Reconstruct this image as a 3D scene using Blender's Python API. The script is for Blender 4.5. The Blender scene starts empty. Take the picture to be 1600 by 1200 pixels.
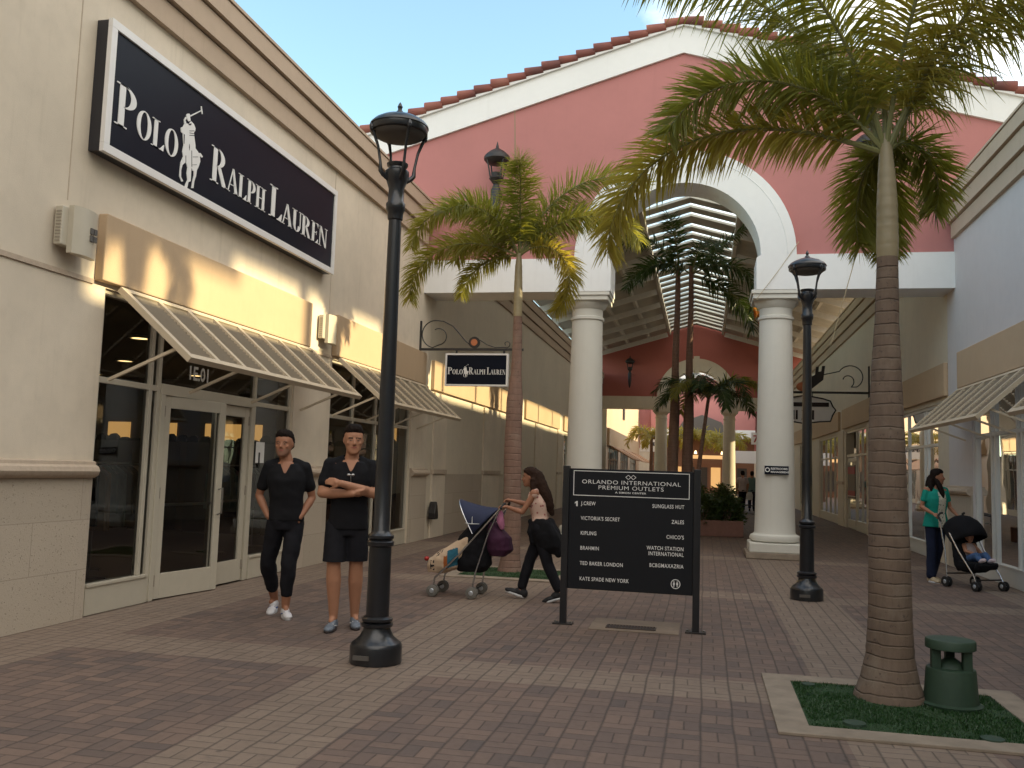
import bpy, math, random
from mathutils import Vector, Matrix, noise
V=Vector; R=math.radians; PI=math.pi
random.seed(7)
sc=bpy.context.scene
col=sc.collection
# ---------------- camera, sky, sun, exposure ----------------
cd=bpy.data.cameras.new('camera'); cam=bpy.data.objects.new('camera',cd); col.objects.link(cam); sc.camera=cam
cd.sensor_width=36; cd.sensor_fit='HORIZONTAL'; cd.lens=1416.78/1600*36; cd.clip_start=.05; cd.clip_end=2000
YAW,PIT,ROL=.210463,.0931188,.0318267
F_=V((-math.sin(YAW)*math.cos(PIT),math.cos(YAW)*math.cos(PIT),math.sin(PIT)))
R0=V((math.cos(YAW),math.sin(YAW),0)); U0=R0.cross(F_)
R1=R0*math.cos(ROL)+U0*math.sin(ROL); U1=-R0*math.sin(ROL)+U0*math.cos(ROL)
m=Matrix((R1,U1,-F_)).transposed().to_4x4(); m.translation=V((0,0,1.55)); cam.matrix_world=m
SUN_EL=21.0; SUN_AZ=4.0     # azimuth from +X towards +Y
sun_dir=V((math.cos(R(SUN_EL))*math.cos(R(SUN_AZ)),math.cos(R(SUN_EL))*math.sin(R(SUN_AZ)),math.sin(R(SUN_EL))))
sd=bpy.data.lights.new('sun','SUN'); sd.energy=5.0; sd.angle=R(.9); sd.color=(1,.83,.50)
so=bpy.data.objects.new('sun',sd); col.objects.link(so); so.rotation_euler=sun_dir.to_track_quat('Z','Y').to_euler(); so.location=(30,0,30)
W=bpy.data.worlds.new('World'); sc.world=W; W.use_nodes=True
nt=W.node_tree; bg=nt.nodes['Background']; sky=nt.nodes.new('ShaderNodeTexSky'); sky.sky_type='NISHITA'; sky.sun_disc=False
sky.sun_elevation=R(SUN_EL); sky.sun_rotation=R(90-SUN_AZ); sky.air_density=1.0; sky.dust_density=.4; sky.ozone_density=.8
tc=nt.nodes.new('ShaderNodeTexCoord'); mp=nt.nodes.new('ShaderNodeMapping'); mp.inputs['Scale'].default_value=(1,1,2.2)
nz=nt.nodes.new('ShaderNodeTexNoise'); nz.inputs['Scale'].default_value=2.6; nz.inputs['Detail'].default_value=7; nz.inputs['Roughness'].default_value=.55
cr=nt.nodes.new('ShaderNodeValToRGB'); cr.color_ramp.elements[0].position=.47; cr.color_ramp.elements[0].color=(.03,.03,.03,1); cr.color_ramp.elements[1].position=.70
mx=nt.nodes.new('ShaderNodeMix'); mx.data_type='RGBA'; mx.inputs[7].default_value=(9.5,9.0,8.4,1)
mp.inputs['Location'].default_value=(.35,.1,.2)
nt.links.new(tc.outputs['Generated'],mp.inputs[0]); nt.links.new(mp.outputs[0],nz.inputs['Vector']); sxyz=nt.nodes.new('ShaderNodeSeparateXYZ'); nt.links.new(tc.outputs['Generated'],sxyz.inputs[0])
b1=nt.nodes.new('ShaderNodeMath'); b1.operation='MULTIPLY_ADD'; b1.inputs[1].default_value=-.16; nt.links.new(sxyz.outputs[1],b1.inputs[0]); nt.links.new(nz.outputs[0],b1.inputs[2])
b2=nt.nodes.new('ShaderNodeMath'); b2.operation='MULTIPLY_ADD'; b2.inputs[1].default_value=.27; nt.links.new(sxyz.outputs[0],b2.inputs[0]); nt.links.new(b1.outputs[0],b2.inputs[2])
b3=nt.nodes.new('ShaderNodeMath'); b3.operation='ADD'; b3.inputs[1].default_value=.08; nt.links.new(b2.outputs[0],b3.inputs[0]); nt.links.new(b3.outputs[0],cr.inputs[0])
tn=nt.nodes.new('ShaderNodeMix'); tn.data_type='RGBA'; tn.blend_type='MULTIPLY'; tn.inputs[0].default_value=1; tn.inputs[7].default_value=(1.5,1.72,1.55,1); nt.links.new(sky.outputs[0],tn.inputs[6])
nt.links.new(cr.outputs[0],mx.inputs[0]); nt.links.new(tn.outputs[2],mx.inputs[6]); nt.links.new(mx.outputs[2],bg.inputs[0])
bg.inputs[1].default_value=.15
sc.view_settings.view_transform='Standard'; sc.view_settings.look='None'; sc.view_settings.exposure=.72; sc.view_settings.gamma=1
sc.render.engine='CYCLES'
try:
    sc.cycles.max_bounces=8; sc.cycles.transparent_max_bounces=16; sc.cycles.sample_clamp_indirect=6
except Exception: pass

# ---------------- materials ----------------
class N:
    """tiny node helper"""
    def __init__(s,name):
        s.m=bpy.data.materials.new(name); s.m.use_nodes=True; s.t=s.m.node_tree; s.t.nodes.clear()
        s.out=s.new('OutputMaterial')
    def new(s,k,**kw):
        n=s.t.nodes.new('ShaderNode'+k)
        for a,b in kw.items(): setattr(n,a,b)
        return n
    def link(s,a,b): s.t.links.new(a,b)
    def setin(s,n,i,v):
        if v is None: return
        if isinstance(v,bpy.types.NodeSocket): s.link(v,n.inputs[i])
        else: n.inputs[i].default_value=v
    def math(s,op,a,b=None,c=None):
        n=s.new('Math',operation=op); s.setin(n,0,a); s.setin(n,1,b); s.setin(n,2,c); return n.outputs[0]
    def coords(s,kind='Object'): return s.new('TexCoord').outputs[kind]
    def noise(s,scale,detail=4,rough=.55,vec=None,dist=0):
        n=s.new('TexNoise'); n.inputs['Scale'].default_value=scale; n.inputs['Detail'].default_value=detail; n.inputs['Roughness'].default_value=rough; n.inputs['Distortion'].default_value=dist
        s.link(vec if vec is not None else s.coords(),n.inputs['Vector']); return n.outputs[0]
    def ramp(s,f,stops):
        n=s.new('ValToRGB'); s.link(f,n.inputs[0]); e=n.color_ramp.elements
        while len(e)<len(stops): e.new(.5)
        for i,(p,c) in enumerate(stops):
            e[i].position=p; e[i].color=(c,c,c,1) if isinstance(c,(int,float)) else (*c,1)
        return n.outputs[0]
    def mix(s,f,a,b,mode='MIX'):
        n=s.new('Mix',data_type='RGBA',blend_type=mode); s.setin(n,0,f)
        for i,v in ((6,a),(7,b)):
            if isinstance(v,bpy.types.NodeSocket): s.link(v,n.inputs[i])
            else: n.inputs[i].default_value=(*v,1)
        return n.outputs[2]
    def bump(s,h,st=.3,d=.01):
        n=s.new('Bump'); n.inputs['Strength'].default_value=st; n.inputs['Distance'].default_value=d; s.link(h,n.inputs['Height']); return n.outputs[0]
    def bsdf(s,color,rough=.6,metal=0,normal=None,spec=None,coat=0,trans=0):
        b=s.new('BsdfPrincipled')
        if isinstance(color,bpy.types.NodeSocket): s.link(color,b.inputs['Base Color'])
        else: b.inputs['Base Color'].default_value=(*color,1)
        s.setin(b,'Roughness',rough); b.inputs['Metallic'].default_value=metal; b.inputs['Coat Weight'].default_value=coat
        if spec is not None: b.inputs['Specular IOR Level'].default_value=spec
        if normal is not None: s.link(normal,b.inputs['Normal'])
        return b.outputs[0]
    def done(s,sh): s.link(sh,s.out.inputs[0]); return s.m
def stucco(name,c,var=.2,dirt=.4,bumpd=.004,joint=None):
    n=N(name); f=n.noise(.5,5,.6); f2=n.noise(6,4,.6)
    c1=n.mix(n.ramp(f,[(.35,0),(.7,1)]),c,tuple(x*(1-var) for x in c))
    c2=n.mix(n.math('MULTIPLY',n.ramp(f2,[(.45,0),(.8,1)]),dirt*.5),c1,tuple(x*.6 for x in c))
    # rain streaks
    mpn=n.new('Mapping'); mpn.inputs['Scale'].default_value=(3.2,3.2,.18); n.link(n.coords(),mpn.inputs[0])
    st=n.noise(2.2,5,.7,mpn.outputs[0])
    c2=n.mix(n.math('MULTIPLY',n.ramp(st,[(.55,0),(.85,1)]),dirt),c2,tuple(x*.55 for x in (c[0],c[1]*.97,c[2]*.9)))
    h=n.noise(90,3,.7)
    return n.done(n.bsdf(c2,.85,normal=n.bump(h,.5,bumpd)))
def plain(name,c,rough=.5,metal=0,var=.1,scale=8,bump=0,bs=60,coat=0,spec=None):
    n=N(name); f=n.noise(scale,4,.6); cc=n.mix(f,tuple(min(1,x*(1+var)) for x in c),tuple(x*(1-var*1.6) for x in c))
    nm=n.bump(n.noise(bs,3),.5,bump) if bump else None
    return n.done(n.bsdf(cc,rough,metal,nm,spec,coat))
def emis(name,c,st,base=(.5,.5,.5)):
    n=N(name); b=n.new('BsdfPrincipled'); b.inputs['Base Color'].default_value=(*base,1); b.inputs['Emission Color'].default_value=(*c,1); b.inputs['Emission Strength'].default_value=st
    return n.done(b.outputs[0])
def glass(name,tint=(.55,.6,.6)):
    n=N(name); tr=n.new('BsdfTransparent'); tr.inputs[0].default_value=(*tint,1)
    gl=n.new('BsdfGlossy'); gl.inputs['Roughness'].default_value=.012; gl.inputs[0].default_value=(.95,.97,1,1)
    bmp=n.bump(n.noise(.9,2,.5),.06,.05); n.link(bmp,gl.inputs['Normal'])
    fr=n.new('Fresnel'); fr.inputs[0].default_value=1.55
    ms=n.new('MixShader'); n.link(fr.outputs[0],ms.inputs[0]); n.link(tr.outputs[0],ms.inputs[1]); n.link(gl.outputs[0],ms.inputs[2])
    return n.done(ms.outputs[0])
def leafmat(name,c,c2,tr=.4):
    n=N(name); oi=n.new('ObjectInfo'); f=n.noise(3,3)
    a=n.mix(oi.outputs['Random'],c,c2); a=n.mix(n.math('MULTIPLY',f,.6),a,tuple(x*.45 for x in c))
    d=n.bsdf(a,.42,spec=.5); t=n.new('BsdfTranslucent'); n.link(n.mix(.5,a,(c2[0]*2.2,c2[1]*2.0,c2[2]*.8)),t.inputs[0])
    ms=n.new('MixShader'); ms.inputs[0].default_value=tr; n.link(d,ms.inputs[1]); n.link(t.outputs[0],ms.inputs[2])
    return n.done(ms.outputs[0])
def paver():
    n=N('concrete_pavers'); g=n.new('NewGeometry').outputs['Position']; sp=n.new('SeparateXYZ'); n.link(g,sp.inputs[0])
    M=n.math; S=.2
    wob=n.noise(1.3,2,.5,g)
    X=M('ADD',sp.outputs[0],M('MULTIPLY',M('SUBTRACT',wob,.5),.03)); Y=M('ADD',sp.outputs[1],M('MULTIPLY',M('SUBTRACT',wob,.5),.03))
    u=M('DIVIDE',X,S); v=M('DIVIDE',M('ADD',Y,50),S)
    cu=M('FLOOR',u); cv=M('FLOOR',v); fu=M('FRACT',u); fv=M('FRACT',v)
    par=M('FLOORED_MODULO',M('ADD',cu,cv),2)
    hu=M('FRACT',M('MULTIPLY',fu,2)); hv=M('FRACT',M('MULTIPLY',fv,2)); su=M('GREATER_THAN',fu,.5); sv=M('GREATER_THAN',fv,.5)
    def sel(a,b): return M('ADD',M('MULTIPLY',a,par),M('MULTIPLY',b,M('SUBTRACT',1,par)))
    def edge(f,w): return M('MULTIPLY',M('MINIMUM',f,M('SUBTRACT',1,f)),w)
    dist=M('MINIMUM',sel(edge(fu,.2),edge(hu,.1)),sel(edge(hv,.1),edge(fv,.2)))
    dist=M('MINIMUM',dist,edge(fu,.13))
    sub=sel(sv,M('ADD',su,2))
    cb=n.new('CombineXYZ'); n.link(cu,cb.inputs[0]); n.link(cv,cb.inputs[1]); n.link(sub,cb.inputs[2])
    wn=n.new('TexWhiteNoise',noise_dimensions='3D'); n.link(cb.outputs[0],wn.inputs['Vector'])
    patch=n.noise(.9,3,.6,g)
    r=M('ADD',M('MULTIPLY',wn.outputs['Value'],.50),M('MULTIPLY',M('SUBTRACT',patch,.18),.7))
    red=n.ramp(r,[(.10,(.118,.090,.079)),(.35,(.170,.117,.094)),(.6,(.210,.141,.108)),(.9,(.255,.168,.125))])
    tan=n.ramp(r,[(.1,(.235,.170,.125)),(.6,(.275,.202,.150)),(1,(.31,.232,.172))])
    def band(c,ctr,w): return M('LESS_THAN',M('ABSOLUTE',M('SUBTRACT',c,ctr)),w)
    m=M('MAXIMUM',band(sp.outputs[0],-2.4,.38),band(sp.outputs[0],1.25,.4))
    yy=M('FLOORED_MODULO',M('SUBTRACT',sp.outputs[1],6.95-2.7),5.4)
    m=M('MAXIMUM',m,band(yy,2.7,.31))
    m=M('MAXIMUM',m,M('LESS_THAN',sp.outputs[0],-5.0)); m=M('MAXIMUM',m,M('GREATER_THAN',sp.outputs[0],4.0))
    m=M('MINIMUM',m,M('LESS_THAN',sp.outputs[1],18.2))
    c=n.mix(m,red,tan)
    worn=n.noise(.45,6,.65,g); c=n.mix(M('MULTIPLY',n.ramp(worn,[(.48,0),(.75,1)]),.45),c,(.115,.085,.066))
    sm=n.noise(14,5,.7,g); c=n.mix(M('MULTIPLY',n.ramp(sm,[(.5,0),(.8,1)]),.3),c,(.07,.06,.055))
    gr=n.noise(160,2,.6,g); c=n.mix(M('MULTIPLY',gr,.35),c,(.05,.045,.04))
    dd=M('ADD',dist,M('MULTIPLY',M('SUBTRACT',n.noise(35,2,.5,g),.5),.004))
    vg=n.new('TexVoronoi'); vg.inputs['Scale'].default_value=1.7; n.link(g,vg.inputs['Vector']); gum=n.ramp(vg.outputs['Distance'],[(.028,1),(.045,0)]); c=n.mix(M('MULTIPLY',gum,.55),c,(.05,.042,.038))
    st2=n.noise(1.9,7,.75,g,1.5); c=n.mix(M('MULTIPLY',n.ramp(st2,[(.60,0),(.72,1)]),.35),c,(.07,.052,.042))
    j=n.ramp(dd,[(.0015,1),(.0055,0)]); c=n.mix(M('MULTIPLY',j,.8),c,(.045,.036,.03))
    h=M('ADD',M('MULTIPLY',n.ramp(dd,[(.001,0),(.008,1)]),1),M('ADD',M('MULTIPLY',gr,.12),M('MULTIPLY',wn.outputs['Value'],.25)))
    rg=M('ADD',.55,M('MULTIPLY',sm,.3))
    return n.done(n.bsdf(c,rg,normal=n.bump(h,.55,.006),spec=.4))
def blockwork():
    n=N('split_face_block'); g=n.new('NewGeometry').outputs['Position']; sp=n.new('SeparateXYZ'); n.link(g,sp.inputs[0])
    cb=n.new('CombineXYZ'); n.link(n.math('ADD',sp.outputs[1],sp.outputs[0]),cb.inputs[0]); n.link(sp.outputs[2],cb.inputs[1])
    b=n.new('TexBrick'); b.offset=.5; b.inputs['Scale'].default_value=1; b.inputs['Brick Width'].default_value=1.25; b.inputs['Row Height'].default_value=.47; b.inputs['Mortar Size'].default_value=.005; b.inputs['Mortar Smooth'].default_value=.5
    b.inputs['Color1'].default_value=(.52,.44,.34,1); b.inputs['Color2'].default_value=(.46,.39,.30,1); b.inputs['Mortar'].default_value=(.36,.30,.23,1)
    n.link(cb.outputs[0],b.inputs[0]); v=n.new('TexVoronoi'); v.inputs['Scale'].default_value=38; n.link(g,v.inputs['Vector'])
    pit=n.ramp(n.noise(45,4,.7,g),[(.30,1),(.40,0)])
    c=n.mix(n.math('MULTIPLY',pit,.55),b.outputs[0],(.22,.17,.12)); c=n.mix(n.math('MULTIPLY',n.noise(1.2,4,.6,g),.35),c,(.38,.31,.24))
    h=n.math('SUBTRACT',n.math('MULTIPLY',n.noise(60,3,.6,g),.5),pit)
    return n.done(n.bsdf(c,.9,normal=n.bump(h,.6,.006)))
def barkmat(name,c1,c2,ring=.07,ringc=(.10,.065,.045)):
    n=N(name); g=n.coords(); sp=n.new('SeparateXYZ'); n.link(g,sp.inputs[0])
    z=n.math('ADD',sp.outputs[2],n.math('MULTIPLY',n.noise(4,3,.6,g),.05))
    f=n.math('FRACT',n.math('DIVIDE',z,ring)); e=n.math('MULTIPLY',n.ramp(f,[(0,1),(.10,.1),(.9,0),(1,.9)]),n.ramp(n.noise(2.3,3,.6,g),[(.3,.15),(.65,1)]))
    st=n.new('Mapping'); st.inputs['Scale'].default_value=(26,26,4); n.link(g,st.inputs[0]); s2=n.noise(1,5,.7,st.outputs[0])
    c=n.mix(n.noise(5,5,.65,g),c1,c2); c=n.mix(n.math('MULTIPLY',n.ramp(s2,[(.4,0),(.7,1)]),.5),c,tuple(x*.5 for x in c1))
    lc=n.noise(3.2,6,.7,g); c=n.mix(n.math('MULTIPLY',n.ramp(lc,[(.52,0),(.68,1)]),.35),c,(.27,.225,.175)); pt=n.noise(22,4,.7,g); c=n.mix(n.math('MULTIPLY',n.ramp(pt,[(.60,0),(.68,1)]),.6),c,(.05,.035,.028))
    c=n.mix(n.math('MULTIPLY',e,.7),c,ringc)
    h=n.math('ADD',n.math('MULTIPLY',e,-1),n.math('MULTIPLY',s2,.5))
    return n.done(n.bsdf(c,.85,normal=n.bump(h,.8,.012)))
MT={}
def mk():
    M=MT
    M['cream']=stucco('cream_stucco',(.75,.65,.51)); M['cream_dark']=stucco('tan_stucco_trim',(.52,.375,.235),.1,.2)
    M['cornice']=stucco('cornice_stucco',(.50,.385,.28),.08,.3)
    M['arcade']=stucco('beige_stucco',(.66,.58,.45),.1,.3)
    M['white_st']=stucco('white_stucco',(.80,.80,.78),.06,.16); M['pink']=stucco('rose_stucco',(.46,.19,.175),.1,.16)
    M['pinkdark']=stucco('terracotta_stucco',(.42,.13,.10),.1,.16)
    M['whitewall']=stucco('white_wall',(.60,.56,.54),.06,.2)
    M['colcol']=stucco('column_paint',(.64,.62,.55),.05,.14)
    M['block']=blockwork(); M['ledge']=plain('cast_stone',(.50,.40,.30),.8,var=.15,scale=20,bump=.004)
    M['paver']=paver(); M['frame']=plain('cream_aluminium',(.52,.47,.37),.4,var=.05); M['frame2']=plain('white_aluminium',(.66,.65,.60),.4,var=.04); M['framedark']=plain('weathered_aluminium',(.32,.28,.22),.45)
    M['shutter']=plain('shutter_paint',(.55,.46,.33),.45,var=.06)
    M['slat']=plain('slat_paint',(.34,.28,.205),.5,var=.06); M['grate']=plain('rusty_grate',(.06,.04,.03),.8); M['black']=plain('black_paint',(.012,.013,.016),.3,var=.3,bump=.0006,bs=120,coat=.25); M['iron']=plain('black_iron',(.02,.017,.016),.5)
    M['signdark']=plain('navy_black_panel',(.008,.011,.020),.3,var=.1,spec=.08); M['panel']=plain('black_panel',(.010,.011,.014),.5,var=.1,spec=.25); M['signside']=plain('dark_side',(.02,.02,.026),.4)
    M['signwhite']=plain('white_painted_metal',(.78,.76,.73),.4,var=.04); M['letter']=plain('off_white_lettering',(.80,.79,.76),.45,var=.04)
    M['tile']=None
    n=N('clay_tile'); oi=n.noise(3.1,2,.5); w=n.ramp(n.noise(1.7,1,.5),[(.3,(.11,.035,.03)),(.5,(.24,.065,.045)),(.7,(.30,.11,.075))])
    M['tile']=n.done(n.bsdf(n.mix(n.math('MULTIPLY',n.noise(25,4,.7),.4),w,(.12,.06,.05)),.75))
    M['glass']=glass('storefront_glass',(.60,.63,.62)); M['glass2']=glass('shop_glass',(.75,.78,.75))
    M['dark']=plain('dark_interior',(.06,.05,.04),.8); M['intwall']=plain('interior_wall',(.085,.06,.04),.8); M['intfloor']=plain('interior_floor',(.07,.05,.04),.35)
    M['warm']=emis('warm_lamp',(1,.66,.27),2.6); M['shelf']=emis('lit_shelf',(1,.52,.15),.42,(.4,.3,.2)); M['shelf2']=emis('lit_wall',(1,.74,.32),.45,(.6,.5,.3))
    M['steel']=plain('brushed_metal',(.45,.45,.44),.3,1,var=.1); M['chrome']=plain('silver_tube',(.55,.56,.58),.25,1)
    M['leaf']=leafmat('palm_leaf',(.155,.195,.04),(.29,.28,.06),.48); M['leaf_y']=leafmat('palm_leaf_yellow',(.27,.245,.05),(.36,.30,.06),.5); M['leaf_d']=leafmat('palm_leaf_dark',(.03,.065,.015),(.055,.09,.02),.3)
    M['leaf_b']=leafmat('palm_leaf_dead',(.30,.12,.04),(.45,.16,.04),.4)
    M['rachis']=plain('frond_stem',(.19,.19,.07),.5); M['shaft']=plain('crownshaft',(.30,.245,.14),.45,var=.3,scale=3); M['shaftg']=plain('crownshaft_green',(.10,.16,.06),.45,var=.3,scale=3)
    M['bark']=barkmat('palm_bark',(.215,.150,.105),(.125,.088,.064),.085,(.05,.034,.025)); M['bark2']=barkmat('palm_bark_brown',(.27,.155,.11),(.20,.125,.095),.1)
    M['grass']=plain('turf_base',(.025,.06,.018),.9,var=.4,scale=60,bump=.01); M['blade']=leafmat('turf_blade',(.022,.075,.018),(.04,.10,.028),.15)
    M['conc']=plain('concrete_curb',(.30,.24,.18),.85,var=.35,scale=5,bump=.003)
    M['speaker']=plain('green_plastic',(.028,.058,.034),.6,var=.2,scale=20,bump=.001,bs=200)
    M['skin']=plain('skin',(.33,.15,.085),.55,var=.08,scale=14,spec=.35); M['skin2']=plain('skin_light',(.42,.205,.12),.55,var=.08,scale=14,spec=.35)
    M['stub']=plain('stubbled_skin',(.25,.125,.078),.6); M['lip']=plain('lip',(.34,.11,.08),.5); M['eyew']=plain('eye_white',(.27,.18,.135),.5); M['eyed']=plain('eye_dark',(.06,.035,.025),.4)
    M['brow']=plain('eyebrow',(.07,.035,.022),.7); M['hair']=plain('dark_hair',(.014,.009,.007),.75,var=.4,scale=60,bump=.003,bs=120,spec=.12); M['hairb']=plain('brown_hair',(.032,.016,.010),.75,var=.5,scale=40,bump=.006,bs=90,spec=.12)
    M['cloth_b']=plain('black_cotton',(.010,.010,.012),.9,var=.3,bump=.002,bs=150,spec=.2); M['cloth_b2']=plain('black_denim',(.013,.013,.017),.85,var=.3,bump=.002,bs=150,spec=.2)
    M['teal']=plain('teal_cotton',(.012,.26,.20),.85,var=.15,bump=.002,bs=120,spec=.2); M['jean']=plain('navy_denim',(.014,.02,.045),.85,var=.3,spec=.2)
    n=N('rose_print_cotton'); v=n.new('TexVoronoi'); v.inputs['Scale'].default_value=22; n.link(n.coords(),v.inputs['Vector'])
    M['print']=n.done(n.bsdf(n.mix(n.ramp(v.outputs['Distance'],[(.22,1),(.32,0)]),(.62,.42,.33),(.33,.08,.08)),.85))
    n=N('lace_cotton'); v=n.new('TexVoronoi'); v.inputs['Scale'].default_value=30; n.link(n.coords(),v.inputs['Vector'])
    M['lace']=n.done(n.bsdf(n.mix(n.ramp(v.outputs['Distance'],[(.25,1),(.4,0)]),(.55,.52,.42),(.15,.17,.14)),.9))
    M['shoe_w']=plain('white_shoe',(.62,.60,.60),.6,var=.1,scale=40); M['shoe_g']=plain('grey_mesh_shoe',(.17,.20,.24),.7,var=.5,scale=50); M['sole']=plain('pale_sole',(.6,.6,.6),.6); M['sole_d']=plain('dark_sole',(.05,.04,.04),.7)
    M['shoe_a']=plain('blue_shoe_accent',(.05,.08,.25),.6); M['shoe_b']=plain('black_shoe',(.01,.01,.012),.6); M['tan_shoe']=plain('tan_shoe',(.45,.35,.22),.6)
    M['navy']=plain('navy_canopy',(.012,.018,.055),.75,var=.2,bump=.002,bs=90); M['blackfab']=plain('black_fabric',(.009,.009,.011),.9,var=.3,bump=.003,bs=60,spec=.2); M['purple']=plain('plum_fabric',(.05,.008,.035),.8,var=.3)
    M['towel']=plain('cream_towel',(.60,.44,.30),.95,var=.1,bump=.004,bs=90); M['pinkcloth']=plain('pink_cloth',(.5,.18,.30),.9); M['red']=plain('red_plastic',(.35,.02,.015),.5)
    M['tyre']=plain('grey_wheel',(.16,.15,.13),.8); M['hub']=plain('silver_hub',(.5,.53,.56),.3,.6); M['rubber']=plain('black_rubber',(.012,.012,.012),.7)
    M['bluepic']=plain('blue_print',(.03,.16,.24),.9,var=.5,scale=14); M['orangepic']=plain('orange_print',(.35,.10,.02),.9); M['patch']=plain('tan_patch',(.23,.17,.12),.85,var=.25,scale=6,bump=.002); M['ink']=plain('dark_print',(.03,.02,.02),.9)
    M['bluecloth']=plain('blue_cloth',(.06,.12,.26),.9,var=.4,scale=30); M['baby']=plain('white_sock',(.6,.5,.52),.9)
    M['ceil']=plain('painted_deck',(.46,.45,.41),.8,var=.15,scale=2); M['steelw']=plain('painted_steel',(.56,.54,.49),.6,var=.1)
    n=N('skylight_panel'); t=n.new('BsdfTranslucent'); t.inputs[0].default_value=(.9,.93,.9,1); t2=n.new('BsdfTransparent'); ms=n.new('MixShader'); ms.inputs[0].default_value=.55
    n.link(t.outputs[0],ms.inputs[1]); n.link(t2.outputs[0],ms.inputs[2]); M['skyl']=n.done(ms.outputs[0])
    M['orangem']=plain('copper_medallion',(.50,.16,.06),.5); M['brown']=plain('brown_canvas',(.30,.17,.09),.8); M['greyp']=plain('grey_panel',(.10,.09,.08),.7)
    M['shopwood']=plain('shop_wood',(.22,.10,.05),.6); M['shrub']=leafmat('shrub_leaf',(.03,.065,.015),(.10,.12,.03),.25); M['soil']=plain('mulch',(.05,.03,.02),.95,bump=.01)
    M['brickcurb']=plain('planter_brick',(.20,.10,.075),.85,var=.2,scale=12,bump=.003); M['posterred']=plain('red_print',(.30,.015,.02),.6); M['bag']=plain('white_bag',(.65,.65,.63),.7)
    M['shirtw']=plain('pale_shirt',(.42,.34,.33),.85); M['shirtg']=plain('grey_green_shirt',(.12,.19,.17),.85); M['cord']=plain('cord',(.45,.36,.22),.7)
mk()

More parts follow.
